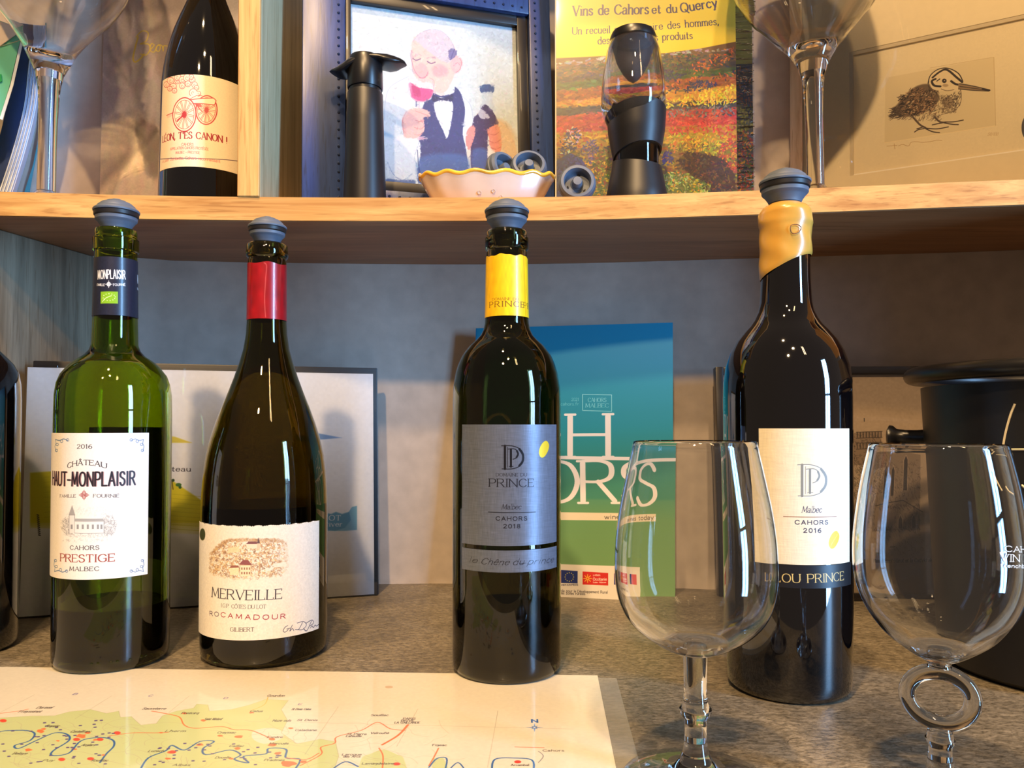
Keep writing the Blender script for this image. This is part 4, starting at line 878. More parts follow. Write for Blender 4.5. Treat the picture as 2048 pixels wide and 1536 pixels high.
wb = (96, 172, 206); t.poly([(640, 1026), (662, 1030), (672, 1026), (684, 1030), (696, 1026), (704, 1014), (714, 1012), (714, 1060), (690, 1062), (640, 1062)], wb, .8, soft=1.5); t.poly([(640, 1024), (662, 1028), (672, 1024), (684, 1028), (698, 1024), (702, 1040), (690, 1056), (670, 1062), (640, 1058)], (70, 150, 190), .8, soft=2)
t.text('LOT', 648, 1041, 681, 10, (236, 240, 244), 'serif', wt=1.7); t.text('river', 652, 1053, 684, 9, (236, 240, 244), 'serif', wt=1.7)
o = ab.sheet('poster_page', u0, u1, v0, v1, -.0004, t.mat(.4, coat=.5), al_, th=.002, n=6); o['label'] = 'white landscape page with a yellow hillside'
ab.slab('clear_sleeve', -.001, u1+.003, 0, v1+.002, .0001, .0005, thinglass('sleeve_film', (.97, .98, .99), 1.2), al_)

# ------------------------------------------------------------------ blue-green brochure
bp = Panel(onz(940, 1184.5), onz(1347, 1205), .266, 5); W_ = bp.w
br_ = thing('brochure', 'blue-to-green brochure with large white lettering, standing behind the yellow-foiled bottle', 'brochure', bp.o)
hB = bp.M(1140, 651)[1]
bp.slab('page_block', .0008, W_-.0008, .0005, hB-.0006, -.0065, -.0006, PAPER, br_)
t = Tex('brochure_cover', bp.M, W_, hB, 3400, (0, 0, 0))
rows = np.linspace(0, 1, t.Hh)[:, None]; stops = [(0, (118, 158, 104)), (.28, (104, 150, 100)), (.42, (66, 136, 118)), (.52, (30, 136, 140)), (.62, (6, 138, 160)), (1, (4, 140, 184))]
for k in range(3): t.a[..., k] = np.interp(rows, [s_[0] for s_ in stops], [s_[1][k]/255 for s_ in stops])
t.poly([(930, 917), (1350, 919), (1350, 1000), (930, 996)], (50, 128, 112), .6, soft=6)
wh = (232, 226, 226)
t.text('CA', 952, 914, 1110, 85, wh, 'serif', wt=1.15); t.text('H', 1140, 914, 1216, 85, wh, 'serif', wt=1.35); t.stroke([(940, 912), (1345, 919)], 6.5, wh, smooth=False)
t.text('O', 1066, 1005, 1155, 84, wh, 'serif', wt=1.3); t.text('R', 1166, 1006, 1232, 84, wh, 'serif', wt=1.35); t.text('S', 1246, 1008, 1300, 84, wh, 'serif', wt=1.3)
t.poly([(940, 1022), (1302, 1027), (1302, 1042), (940, 1038)], (226, 214, 190)); t.text('wines today', 1209, 1038, 1296, 8.5, (60, 60, 60), 'sans')
lt = (150, 214, 226)
t.stroke([(1165, 789), (1223, 790), (1223, 823), (1165, 821), (1165, 789)], 1.2, lt, smooth=False); t.text('CAHORS', 1176, 804, 1212, 8, lt, 'serif', wt=1.1); t.text('MALBEC', 1171, 815, 1217, 8, lt, 'serif', wt=1.1)
t.text('2021', 1143, 802, 1157, 6, lt, 'light'); t.text('vindecahors.fr', 1100, 811, 1157, 6, lt, 'light')
t.poly([(930, 1122), (1262, 1133), (1262, 1240), (930, 1240)], (230, 224, 216)); eu = (34, 50, 120); t.poly([(1122, 1140), (1155, 1142), (1155, 1167), (1122, 1166)], eu)
for k in range(12): t.ell(1138.5+8.5*math.cos(k*PI/6), 1154+8.5*math.sin(k*PI/6), 1, 1, (220, 210, 90))
t.poly([(1165, 1143), (1216, 1146), (1216, 1171), (1165, 1169)], (206, 44, 40)); yc = (240, 190, 60)
for k in range(8): a_ = k*PI/4; t.stroke([(1175+2*math.cos(a_), 1157+2*math.sin(a_)), (1175+8*math.cos(a_), 1157+8*math.sin(a_))], 1.6, yc)
t.text('Occitanie', 1186, 1161, 1213, 5.5, (244, 234, 226), 'bold', wt=1.7); t.text('LA RÉGION', 1186, 1152, 1200, 3, (244, 234, 226), 'sans'); t.text('Pyrénées - Méditerranée', 1186, 1166, 1212, 2.5, (244, 214, 206), 'sans')
t.poly([(1228, 1147), (1252, 1148), (1252, 1170), (1228, 1169)], (206, 44, 60)); t.poly([(1228, 1147), (1234, 1147), (1234, 1169), (1228, 1169)], (40, 60, 130))
t.text('UNION EUROPÉENNE', 1122, 1171, 1156, 2.6, (60, 60, 90), 'sans'); t.text('Fonds Européen Agricole pour le Développement Rural', 1060, 1182, 1215, 5, (70, 66, 70), 'sans', yr=1187); t.text('Europe investit dans les zones rurales', 1060, 1187, 1170, 5, (70, 66, 70), 'sans', yr=1190)
bp.sheet('front_cover', 0, W_, 0, hB, .0, t.mat(.45, coat=.15), br_, th=.0004, n=4)
bp.slab('spine', -.0008, .0004, 0, hB, -.0068, 0, pmat('brochure_blue', (14, 120, 170), .45), br_)

# ------------------------------------------------------------------ black frame with cathedral print
cf = Panel((.1985, .738, .0), (.452, .728, .0), .24, 5)
cfr = thing('framed_print', 'black-framed grey print of a cathedral, behind the tall waxed bottle and ice bucket', 'picture frame', cf.o)
hF = cf.M(1600, 733)[1]; fw = .0075
for nm, a_, b_, c_, d_ in (('frame_side', 0, fw, 0, hF), ('frame_side', cf.w-fw, cf.w, 0, hF), ('frame_side', fw, cf.w-fw, 0, fw), ('frame_side', fw, cf.w-fw, hF-fw, hF)): cf.slab(nm, a_, b_, c_, d_, -.012, 0, BLACKFR, cfr, .0008)
t = Tex('cathedral_print', Off(cf, fw, fw).M, cf.w-2*fw, hF-2*fw, 3200, (176, 156, 136)); t.noise(.02, 5)
dk = (52, 46, 46)
def hatch(x0, y0, x1, y1, n, col=dk, al=.6, w=.8, seed=5):
    g = np.random.default_rng(seed+int(x0))
    for i in range(n):
        x, y = g.uniform(x0, x1), g.uniform(y0, y1); t.stroke([(x, y), (x+g.uniform(-1, 6), y+g.uniform(-1, 8))], w, col, al)
t.poly([(1690, 868), (1738, 862), (1766, 862), (1768, 930), (1690, 930)], (140, 120, 104)); hatch(1690, 866, 1766, 1010, 420)
for y in (862, 874, 884, 896): t.stroke([(1716, y+2), (1768, y)], 1.2, dk)
for x in range(1718, 1768, 6): t.stroke([(x, 864), (x, 874)], 1.6, dk, smooth=False); t.stroke([(x, 886), (x, 896)], 1.4, dk)
t.poly([(1762, 900), (1800, 880), (1840, 905), (1840, 1060), (1716, 1060), (1690, 930), (1690, 1060)], (136, 118, 104), .9); hatch(1690, 920, 1840, 1060, 700, al=.55)
for (x, y, w_, h_) in ((1746, 925, 12, 70), (1768, 930, 8, 60), (1800, 910, 9, 70), (1742, 1020, 9, 34), (1790, 1030, 9, 26), (1822, 1030, 8, 26)):
    t.poly([(x, y+w_), (x+w_*.5, y), (x+w_, y+w_), (x+w_, y+h_), (x, y+h_)], (48, 42, 44), .9); t.stroke([(x-1, y+h_), (x-1, y+w_), (x+w_*.5, y-2), (x+w_+1, y+w_), (x+w_+1, y+h_)], .9, (190, 168, 148), smooth=False)
t.poly([(1724, 1008), (1780, 1002), (1780, 1056), (1724, 1058)], (146, 126, 112), .8); hatch(1724, 1006, 1840, 1014, 60, al=.9); hatch(1724, 1050, 1840, 1060, 90, al=.9); t.stroke([(1724, 1008), (1800, 1000), (1846, 1024)], 1.5, dk, smooth=False)
hatch(1716, 1066, 1850, 1110, 90, (90, 80, 74), .5, .8); t.stroke([(1770, 1094), (1782, 1093)], 1.6, dk); t.stroke([(1732, 836), (1732, 842)], 1.6, dk); t.ell(1790, 862, 9, 3, dk, .8)
t.text('Place Clément-Marot et la Cathédrale', 1722, 1124, 1868, 7, (60, 52, 50), 'serif', slant=.2, gap=1.2)
t.poly([(1400, 1136), (1900, 1136), (1900, 1200), (1400, 1200)], (172, 152, 130), .8); 
cf.sheet('print', fw, cf.w-fw, fw, hF-fw, -.0045, t.mat(.5), cfr, th=.001, n=4)
cf.slab('backing_board', fw, cf.w-fw, fw, hF-fw, -.0115, -.0062, pmat('backing', (110, 96, 80), .8), cfr)
cf.slab('glass_pane', fw-.001, cf.w-fw+.001, fw-.001, hF-fw+.001, -.0030, -.0024, thinglass('frame_glass', (.97, .97, .97)), cfr)

# ------------------------------------------------------------------ ice bucket
XB_, YB_ = .385, .532; T = Matrix.Translation((XB_, YB_, 0))
bu = thing('ice_bucket', 'large matt black ice bucket with rolled rim, at the right edge of the worktop', 'bucket', (XB_, YB_, 0))
BB = lathe('bucket_body', [(0, .001), (.080, .0006), (.084, .004), (.0855, .05), (.0895, .13), (.0925, .193), (.0905, .193), (.0875, .13), (.0835, .05), (.081, .006), (0, .004)], BLACKMAT, bu, 96, mtx=T)
lathe('rolled_rim', [(.0915+.0062+.0062*math.cos(a), .2015+.0058*math.sin(a)) for a in np.linspace(-2.6, 3.683, 17)], BLACKPL, BB, 96, mtx=T)
hz = .157; ax = Vector((-.81, .585, 0)).normalized(); hp = Vector((XB_, YB_, hz))+ax*.0895
tube('handle', [hp-ax*.001, hp+ax*.006, hp+ax*.014, hp+ax*.0205, hp+ax*.023, hp+ax*.0255, hp+ax*.027], [.0060, .0052, .0052, .0060, .0085, .0088, .0062], BLACKPL, bu, 20)
cb_ = Cyl(XB_, YB_, .0905)
def bl_(pts, r=.0006):
    out = []
    for p in catmull(pts, 5) if len(pts) > 2 else pts:
        th, z = cb_.hit(*p); rr_ = float(np.interp(z, [0, .05, .13, .193], [.084, .0855, .0895, .0925]))+.0002; out.append((XB_+rr_*math.sin(th), YB_-rr_*math.cos(th), z))
    return out
CREAM = pmat('cream_print', (230, 218, 186), .5)
for pp in ([(2032, 808), (2022, 832), (2012, 866), (2006, 895)], [(2022, 899), (2060, 899), (2090, 901)], [(1996, 905), (2003, 940), (2018, 968), (2028, 980)], [(2042, 970), (2056, 980), (2080, 985)], [(2070, 830), (2084, 860), (2090, 890)]): tube('emblem_line', bl_(pp), .0007, CREAM, BB, 6)

# ------------------------------------------------------------------ tasting glasses on the worktop
def solid(r0, z0, pts): return pts
def tasting_glass(label, X, Y, rim, bowl, bz, stem_parts, foot_r, ring=None):
    """bowl: (z,r) list from bottom to rim (outer)"""
    gts = thing('tasting_glass', label, 'wine glass', (X, Y, 0), group=None); T = Matrix.Translation((X, Y, 0))
    outer = [(r, z) for z, r in bowl]; wl = lambda z: .0009+.0016*max(0, 1-(z-bz)/.02)
    inner = [(max(0, r-wl(z)), z) for r, z in outer[::-1] if z > bz+.004]; inner[0] = (outer[-1][0]-.0011, outer[-1][1]-.0001)
    top = [(outer[-1][0]-.0004, outer[-1][1]+.0004)]
    lathe('bowl', [(0, bz-.0002)]+outer+top+inner+[(.004, bz+.0045), (0, bz+.0042)], BOWLGLASS, gts, 96, mtx=T, angle=60)
    lathe('foot', [(0, .0004), (foot_r*.3, .0008), (foot_r*.97, .0002), (foot_r, .0008), (foot_r*.98, .0016), (foot_r*.75, .0026), (foot_r*.5, .0042), (foot_r*.30, .0070), (.0075, .0105), (.0060, .0140), (.0052, .0185), (0, .0188)], CLEAR, gts, 72, mtx=T, angle=60)
    lathe('stem', stem_parts, CLEAR, gts, 48, mtx=T, angle=60)
    return gts, T
k1 = 4247.; z1 = lambda p: .166-(p-850)/k1; cen = .365
bw = [(1305, 24), (1299, 48), (1288, 72), (1275, 94), (1258, 117), (1235, 138), (1205, 153), (1170, 161), (1135, 163), (1080, 161), (1020, 153), (970, 143), (920, 132), (884, 124)]
bw = catmull([(z1(p), h/k1/1.027) for p, h in bw], 3)
gx1 = (1388-1024)/F*cen
g1_, T1 = tasting_glass('clear tulip tasting glass with a straight knobbed stem, in front of the waxed bottle', gx1, cen, None, bw, bw[0][0], [(0, .0190), (.0053, .0190), (.0050, .024), (.0053, .0290), (.0066, .0305), (.0076, .0325), (.0074, .0340), (.0062, .0352), (.0056, .037), (.0052, .042), (.0054, .052), (.0056, .0585), (0, .0586)], .034)
k2 = 4493.; cen2 = .345; z2 = lambda p: .166-(p-850)/k2
bw = [(1319, 28), (1312, 44), (1300, 66), (1275, 104), (1250, 130), (1215, 155), (1180, 170), (1150, 177), (1110, 179), (1070, 177), (1020, 170), (970, 161), (920, 149), (890, 141)]
bw = catmull([(z2(p), h/k2/1.139) for p, h in bw], 3); gx2 = (1873-1024)/F*cen2
g2_, T2 = tasting_glass('clear tasting glass whose stem is a glass ring, beside the ice bucket', gx2, cen2, None, bw, bw[0][0], [(0, .0190), (.0050, .0190), (.0047, .0225), (.0049, .0250), (.0058, .0262), (.0061, .0280), (.0052, .0292), (.0050, .0310), (.0046, .0328), (0, .0332)], .032)
zc_ = .0458; az = math.atan2(gx2, cen2)
ringp = [(gx2+.0128*math.cos(a)*math.cos(-az), cen2+.0128*math.cos(a)*math.sin(-az), zc_+.0112*math.sin(a)) for a in np.linspace(0, 2*PI, 48, endpoint=False)]
o = tube('stem_ring', ringp, .0036, CLEAR, g2_, 20, True, (math.sin(az), math.cos(az), 0)); o['label'] = 'clear glass ring forming the stem'
lathe('stem_collar', [(0, .0590), (.0048, .0590), (.0045, .0602), (.0054, .0618), (0, .0619)], CLEAR, o, 40, mtx=T2)
cg = Cyl(gx2, cen2, .0352); cg.set(cg.hit(1996, 1100)[0]-.05, cg.hit(1996, 1100)[0]+1.2, .0985, .1225)
rg = rlookup([(r, z) for z, r in bw]); t = Tex('glass_print', cg.M, 1.25*.0352, .024, 6000, (236, 232, 226)); t.a[..., 3] = 0
tt = Tex('glass_print_mask', cg.M, 1.25*.0352, .024, 6000, (0, 0, 0)); w1 = (255, 255, 255)
tt.text('CAHORS', 2011, 1103, 2072, 11, w1, 'serif', wt=1.3); tt.text('VIN NOIR', 2002, 1122, 2074, 14, w1, 'serif', wt=1.2); tt.text('frenchblackness', 2001, 1134, 2072, 7, w1, 'sans', wt=1.3); tt.stroke([(2001, 1105), (2014, 1105), (2008, 1122), (2001, 1105)], 1.3, w1, smooth=False)
t.a[..., 3] = tt.a[..., 0]
o = cg.mesh('printed_lettering', t.mat(.5, alpha=True), g2_, off=.0003, rfun=rg, n=40, th=.0001); o['label'] = 'white lettering printed on the bowl'

# ------------------------------------------------------------------ balloon glasses on the shelf
def balloon(label, px, Y, kk_, prof, foot_r, tilt, dxs=0):
    X = (px-1024)/F*Y; gts = thing('balloon_glass', label, 'wine glass', (X, Y, ZS1)); k = Y/F; z = lambda p: H+(850-p)*k-ZS1
    T = Matrix.Translation((X, Y, ZS1)) @ Matrix.Rotation(math.radians(tilt), 4, 'Y')
    st = [(h*kk_, z(p)) for p, h in prof['stem']]
    lathe('foot', [(0, .0012), (foot_r*.97, .0010), (foot_r, .0016), (foot_r*.97, .0024), (foot_r*.5, .0042), (st[0][0]*1.6, .0075), (st[0][0]*1.05, .0125), (0, .0128)], CLEAR, gts, 72, mtx=T, angle=60)
    lathe('stem', [(0, .0130), (st[0][0], .0130)]+st+[(0, st[-1][1]+.0001)], CLEAR, gts, 56, mtx=T, angle=60)
    bo = [(h*kk_, z(p)) for p, h in prof['bowl']]; bo = catmull(bo, 3); z0_ = bo[0][1]+.0003; bo[0] = (bo[0][0], z0_); fl = z(prof['floor'])
    inn = [(r-(.0011+.0035*max(0, 1-(zz-fl)/.03)), zz) for r, zz in bo[::-1] if zz > fl+.004]; inn[0] = (bo[-1][0]-.0009, bo[-1][1]-.0002)
    lathe('bowl', [(0, z0_)]+bo+[(bo[-1][0]-.0004, bo[-1][1]+.0004)]+inn+[(inn[-1][0]*.55, fl+.001), (0, fl)], BOWLGLASS, gts, 96, mtx=T, angle=60)
    return gts
bwp = lambda l: l+[(-60, 168 if l[-1][1] < 139 else 172), (-120, 172), (-180, 165), (-240, 150), (-265, 142)]
balloon('large clear balloon glass at the left end of the shelf, beside the curved catalogue', 86, .668, .000367, dict(stem=[(360, 20), (300, 19.5), (240, 20), (190, 22), (168, 24), (150, 28), (141, 30)], bowl=bwp([(140, 31), (126, 38), (112, 46), (90, 58), (60, 80), (30, 106), (0, 134)]), floor=110), .032, .9)
balloon('large clear balloon glass in front of the framed bird etching', 1636, .652, .000392, dict(stem=[(350, 18), (290, 18), (230, 18.5), (180, 20), (150, 23), (135, 28), (122, 32)], bowl=bwp([(121, 33), (104, 43), (90, 53), (70, 72), (45, 94), (20, 116), (0, 134)]), floor=92), .032, -1.0)

# ------------------------------------------------------------------ poster of the grey coat
jp = Panel(at(198, 400, .768).xy.to_3d()+Vector((0, 0, ZS1)), at(480, 400, .772).xy.to_3d()+Vector((0, 0, ZS1)), .30, 1.5)
t = Tex('coat_photo', jp.M, jp.w, .30, 2600, (136, 128, 128))
g = np.random.default_rng(5)
t.poly([(190, -200), (520, -200), (520, 250), (310, 260), (190, 250)], (150, 142, 142), soft=4); t.poly([(296, -80), (380, -80), (350, 120), (320, 150), (290, 60)], (122, 108, 102), .8, smooth=True, soft=20)
for pts, w_, cl, al in (([(232, -20), (226, 60), (240, 130), (262, 175), (266, 210)], 14, (178, 168, 166), .6), ([(250, -20), (262, 60), (262, 130), (268, 180)], 8, (96, 88, 90), .6), ([(272, 10), (262, 80), (268, 150), (268, 200)], 5, (190, 180, 176), .6), ([(205, 150), (230, 170), (262, 180), (268, 205), (230, 225), (208, 240)], 6, (196, 186, 178), .7), ([(208, 242), (240, 244), (266, 238)], 3, (210, 200, 190), .8), ([(214, 90), (240, 140), (262, 172)], 7, (104, 96, 98), .6), ([(300, 60), (290, 110), (272, 170), (270, 200)], 8, (108, 100, 100), .5), ([(310, 110), (300, 150), (280, 190)], 6, (184, 174, 170), .5)): t.stroke(pts, w_, cl, al, soft=6)
t.poly([(204, 262), (268, 240), (292, 335), (240, 362), (222, 388), (198, 392)], (190, 172, 146), .85, smooth=True, soft=4); t.poly([(270, 215), (330, 262), (330, 275), (290, 290), (268, 245)], (172, 158, 148), .8, smooth=True, soft=4)
t.poly([(270, 240), (330, 275), (330, 360), (294, 335)], (84, 74, 66), .75, smooth=True, soft=6); t.stroke([(292, 338), (262, 348), (236, 364), (222, 392)], 3, (120, 104, 88), .9, soft=1.5); t.stroke([(290, 330), (262, 340), (238, 354)], 1.5, (226, 210, 186), .8)
t.poly([(236, 370), (290, 345), (330, 370), (330, 410), (230, 410)], (150, 134, 124), .8, soft=4); t.stroke([(250, 392), (280, 372), (310, 380)], 3, (100, 88, 80), .5, soft=3)
t.painterly(195, -60, 345, 395, 2600, 14, 6, .03, .35, 5, lambda x, y: 1.4, .5); t.a[..., :3] = np.clip(t.a[..., :3]*1.22, 0, 1); t.noise(.02, 2.5); gd = (206, 184, 78)
t.stroke([(276, 74), (270, 96), (266, 116), (270, 124), (280, 118), (288, 108)], 3, gd); t.stroke([(272, 74), (284, 62), (296, 66), (292, 82), (280, 88), (296, 88), (300, 98), (292, 110), (281, 108)], 2, gd)
t.stroke([(302, 98), (308, 90), (302, 88), (300, 100), (308, 104), (314, 92), (320, 92), (318, 102), (312, 100), (316, 90), (324, 92), (326, 102), (327, 92), (334, 92)], 1.8, gd)
jo = thing('photo_poster', 'tall poster photograph of a grey coat sleeve, behind the bottle with cannon label', 'poster', jp.o)
jp.sheet('photo_print', 0, jp.w, 0, .30, 0, t.mat(.35, coat=.3), jo, th=.0006, n=4)
jp.slab('foam_backing', .0004, jp.w-.0004, .0004, .2996, -.0045, -.0007, pmat('backing_grey', (90, 84, 80), .7), jo)

# ------------------------------------------------------------------ books at the left end of the shelf
def xz(name, pts, ya, yb, mat, parent=None, smooth=True):
    P = [at(x, y, ya) for x, y in pts]; bm = bmesh.new(); a = [bm.verts.new((p.x, ya, p.z)) for p in P]; b = [bm.verts.new((p.x*yb/ya, yb, p.z)) for p in P]; n = len(P)
    for i in range(n): bm.faces.new((a[i], a[(i+1) % n], b[(i+1) % n], b[i]))
    h = n//2
    for vs in (a, b):
        for i in range(h-1): bm.faces.new((vs[i], vs[i+1], vs[n-2-i], vs[n-1-i]))
    return frombm(name, bm, mat, parent, smooth, 50)
Lc = catmull([(66, 60), (57, 130), (48, 210), (28, 290), (2, 370), (-22, 434)], 4); Rc = catmull([(92, 60), (80, 150), (73, 250), (54, 325), (30, 384), (8, 434)], 4)
bk = thing('soft_catalogue', 'thick catalogue slumped in a curve, its white page edges showing', 'book', at(0, 430, .712))
mixc = lambda f: [(a[0]*(1-f)+b[0]*f, a[1]) for a, b in zip(Lc, Rc)]
PG = pmat('page_white', (196, 210, 234), .6)
o = xz('page', mixc(.0)+mixc(.11)[::-1], .712, .755, PG, bk)
for i in range(1, 8): xz('page', mixc(i/8+.008)+mixc(i/8+.112)[::-1], .712+.0012*(i % 2), .755, PG, bk)
Nc = [(a[0]-38+.02*(a[1]-60), a[1]) for a in Lc]
o = xz('navy_cover', Nc+[(a[0]-.6, a[1]) for a in Lc][::-1], .7125, .755, pmat('navy_cover', (44, 62, 112), .4, coat=.3), bk); o['label'] = 'glossy navy front cover'
gb_ = thing('leaflet', 'green and white leaflet tilted at the far left of the shelf', 'leaflet', at(-40, 430, .690))
xz('leaflet_sheet', [(-110, 436), (-60, 300), (-8, 262), (0, 236), (20, 168), (40, 82), (46, 58), (-60, 20), (-150, 120), (-190, 436)][::-1], .690, .6912, pmat('leaflet_green', (104, 190, 150), .4, coat=.4), gb_, False)
xz('white_edge', [(-1, 237), (21, 169), (41, 82), (46, 83), (27, 169), (5, 240)], .6895, .6918, pmat('leaflet_edge', (224, 230, 228), .5), gb_, False)
xz('printed_corner', [(-60, 22), (46, 58), (40, 80), (0, 92), (-60, 110)], .6886, .6898, pmat('leaflet_cream', (226, 206, 180), .5), gb_, False)
xz('printed_block', [(-20, 150), (3, 148), (4, 162), (-20, 172)], .6886, .6898, pmat('leaflet_block', (30, 150, 80), .5), gb_, False)
o = xz('teal_brochure', [(34, 434), (50, 380), (66, 330), (82, 250), (90, 60), (93, 60), (85, 251), (69, 331), (60, 380), (62, 434)], .7605, .7635, pmat('teal_cover', (80, 150, 160), .45, coat=.3), None, True); tag(o, 'thin teal booklet wedged behind the curved white pages', 'booklet')

# ------------------------------------------------------------------ framed painting of the waiter
pf = Panel((-.1835, .672, ZS1), (.0415, .737, ZS1), .29, 4)
pt_ = thing('framed_painting', 'dark navy framed painting of a waiter sipping red wine, leaning on the shelf wall', 'painting', pf.o)
uL, uR = pf.M(703, 200)[0], pf.M(1040, 200)[0]; vB, vT = pf.M(775, 358)[1], pf.M(870, 20)[1]; uLo, uRo = pf.M(691, 200)[0], pf.M(1062, 200)[0]; lp = uR-uL; lw_ = .0075
vBo = vB-.010; vTo = vT+.010; Wd, Hd = pf.w, min(.29, vTo+.045)
for a_, b_, c_, d_ in ((0, uLo, 0, Hd), (uRo, Wd, 0, Hd), (uLo, uRo, 0, vBo), (uLo, uRo, vTo, Hd)): o = pf.slab('frame_side', a_, b_, c_, d_, -.020, .0, NAVYFR, pt_, .0016)
for a_, b_, c_, d_ in ((uLo+.0003, uL, vBo, vTo), (uR, uRo-.0003, vBo, vTo), (uL, uR, vBo, vB), (uL, uR, vT, vTo)): pf.slab('inner_lip', a_, b_, c_, d_, -.019, -.0045, BLACKFR, pt_, .001)
STUD = pmat('frame_bead', (26, 40, 72), .3)
bmb = bmesh.new()
for i in range(34):
    v = .012+i*.0078; 
    for uu in (uLo-.006, uRo+.006): bmesh.ops.create_icosphere(bmb, subdivisions=1, radius=.0014, matrix=Matrix.Translation(pf.pt(uu, v, 0)))
for i in range(19):
    u = uLo+.002+i*(uRo-uLo)/19
    for vv in (vBo-.006, vTo+.006): bmesh.ops.create_icosphere(bmb, subdivisions=1, radius=.0014, matrix=Matrix.Translation(pf.pt(u, vv, 0)))
o = frombm('bead_row', bmb, STUD, pt_); o['kind'] = 'stuff'
t = Tex('waiter_painting', Off(pf, uL, vB).M, uR-uL, vT-vB, 4200, (214, 228, 236)); t.noise(.015, 8)
sk = (244, 206, 200); nv = (58, 66, 128); wht = (226, 236, 244)
def P2(pts, c_, al=1, s_=2.2): t.poly([(560+x/3.303, y/3.303) for x, y in pts], c_, al, True, s_)
def S2(pts, w_, c_, al=.8, s_=1.2): t.stroke([(560+x/3.303, y/3.303) for x, y in pts], w_, c_, al, soft=s_)
P2([(720, 500), (860, 450), (1010, 560), (1190, 560), (1240, 600), (1300, 800), (1260, 1180), (1000, 1200), (740, 1170), (700, 900), (690, 700)], wht); P2([(1330, 700), (1460, 760), (1560, 900), (1570, 1180), (1260, 1180), (1260, 900)], (232, 220, 204), .7)
P2([(880, 290), (900, 210), (980, 165), (1080, 175), (1150, 240), (1180, 330), (1170, 440), (1140, 520), (1100, 575), (1020, 570), (940, 520), (890, 430)], sk); P2([(900, 215), (985, 165), (1080, 175), (1150, 245), (1165, 320), (1120, 380), (1000, 310), (930, 250)], (206, 204, 226), .85, 4)
P2([(905, 400), (950, 380), (990, 420), (985, 465), (940, 480), (900, 450)], (250, 172, 184), .6, 6); P2([(1020, 410), (1070, 390), (1120, 420), (1110, 460), (1050, 475), (1020, 450)], (246, 150, 172), .5, 9); P2([(1150, 360), (1190, 335), (1220, 370), (1205, 430), (1170, 450), (1140, 410)], (244, 190, 196), .9); P2([(1130, 300), (1160, 285), (1182, 320), (1160, 350), (1130, 358)], (110, 108, 170), .9)
P2([(900, 500), (1020, 530), (1100, 580), (1080, 600), (1020, 580)], sk, .7)
P2([(1020, 580), (1080, 600), (1160, 580), (1170, 540), (1210, 590), (1235, 700), (1220, 850), (1245, 980), (1240, 1190), (960, 1190), (920, 1120), (940, 980), (930, 850), (960, 660), (1010, 620)], nv, .97, 2.5)
P2([(940, 1010), (1240, 1000), (1240, 1190), (960, 1190)], (76, 120, 196), .65, 12); P2([(1030, 620), (1075, 610), (1150, 640), (1150, 740), (1118, 880), (1090, 830), (1040, 720)], (234, 240, 246)); P2([(1020, 590), (1080, 615), (1150, 590), (1150, 635), (1080, 628), (1025, 640)], (50, 54, 104)); P2([(1085, 1190), (1110, 1150), (1140, 1190)], wht)
S2([(885, 300), (885, 420), (905, 450)], 1.2, (190, 160, 190)); S2([(890, 240), (930, 190), (1000, 160), (1080, 172), (1140, 230), (1165, 290)], 1.2, (170, 170, 206)); S2([(890, 350), (910, 362), (940, 352)], 1.6, (150, 120, 160)); S2([(900, 335), (925, 322), (945, 332)], 1.2, (176, 150, 180)); S2([(985, 370), (1010, 382), (1035, 374)], 1.8, (150, 120, 160)); S2([(985, 350), (1015, 340), (1040, 352)], 1.2, (176, 150, 180)); S2([(930, 478), (960, 484), (985, 462)], 1.4, (216, 120, 150)); S2([(1160, 400), (1185, 380), (1200, 395)], 1.2, (210, 130, 160))
P2([(862, 500), (880, 492), (1020, 520), (1026, 570), (1000, 620), (950, 640), (890, 620), (862, 560)], (250, 226, 232), .9); P2([(866, 510), (930, 545), (1020, 560), (1008, 612), (955, 636), (895, 618), (870, 570)], (216, 84, 150), .95); P2([(880, 520), (930, 550), (940, 600), (900, 600)], (180, 50, 110), .5, 4); S2([(862, 480), (862, 560), (890, 620), (950, 640), (1005, 615), (1026, 560), (1022, 500)], 1.3, (190, 160, 190)); S2([(862, 480), (940, 490), (1022, 500)], 1.2, (210, 200, 220)); S2([(930, 640), (932, 690)], 3, (200, 190, 210)); S2([(912, 640), (912, 670)], 3, (70, 70, 130))
P2([(820, 740), (850, 695), (920, 680), (990, 700), (1005, 735), (960, 745), (968, 800), (955, 850), (900, 885), (840, 875), (818, 800)], (240, 190, 188)); 
for s_ in ([(905, 700), (960, 720), (1000, 735)], [(900, 760), (940, 770), (966, 760)], [(900, 810), (940, 820), (962, 805)], [(895, 855), (930, 860), (955, 845)], [(850, 700), (822, 760), (830, 860)]): S2(s_, 1.3, (204, 130, 140))
S2([(900, 885), (960, 870), (985, 885)], 1.6, (230, 220, 232)); P2([(930, 870), (980, 885), (920, 895)], (236, 190, 210), .8)
P2([(720, 890), (820, 880), (930, 900), (930, 990), (880, 1090), (800, 1150), (740, 1080), (706, 990)], (226, 236, 246)); S2([(720, 1040), (760, 1120), (820, 1160), (880, 1120)], 1.6, (150, 170, 206)); S2([(930, 910), (900, 1010), (920, 1060)], 1.4, (160, 180, 214)); P2([(720, 1150), (800, 1160), (900, 1160), (880, 1200), (720, 1180)], (64, 90, 150), .8, 4)
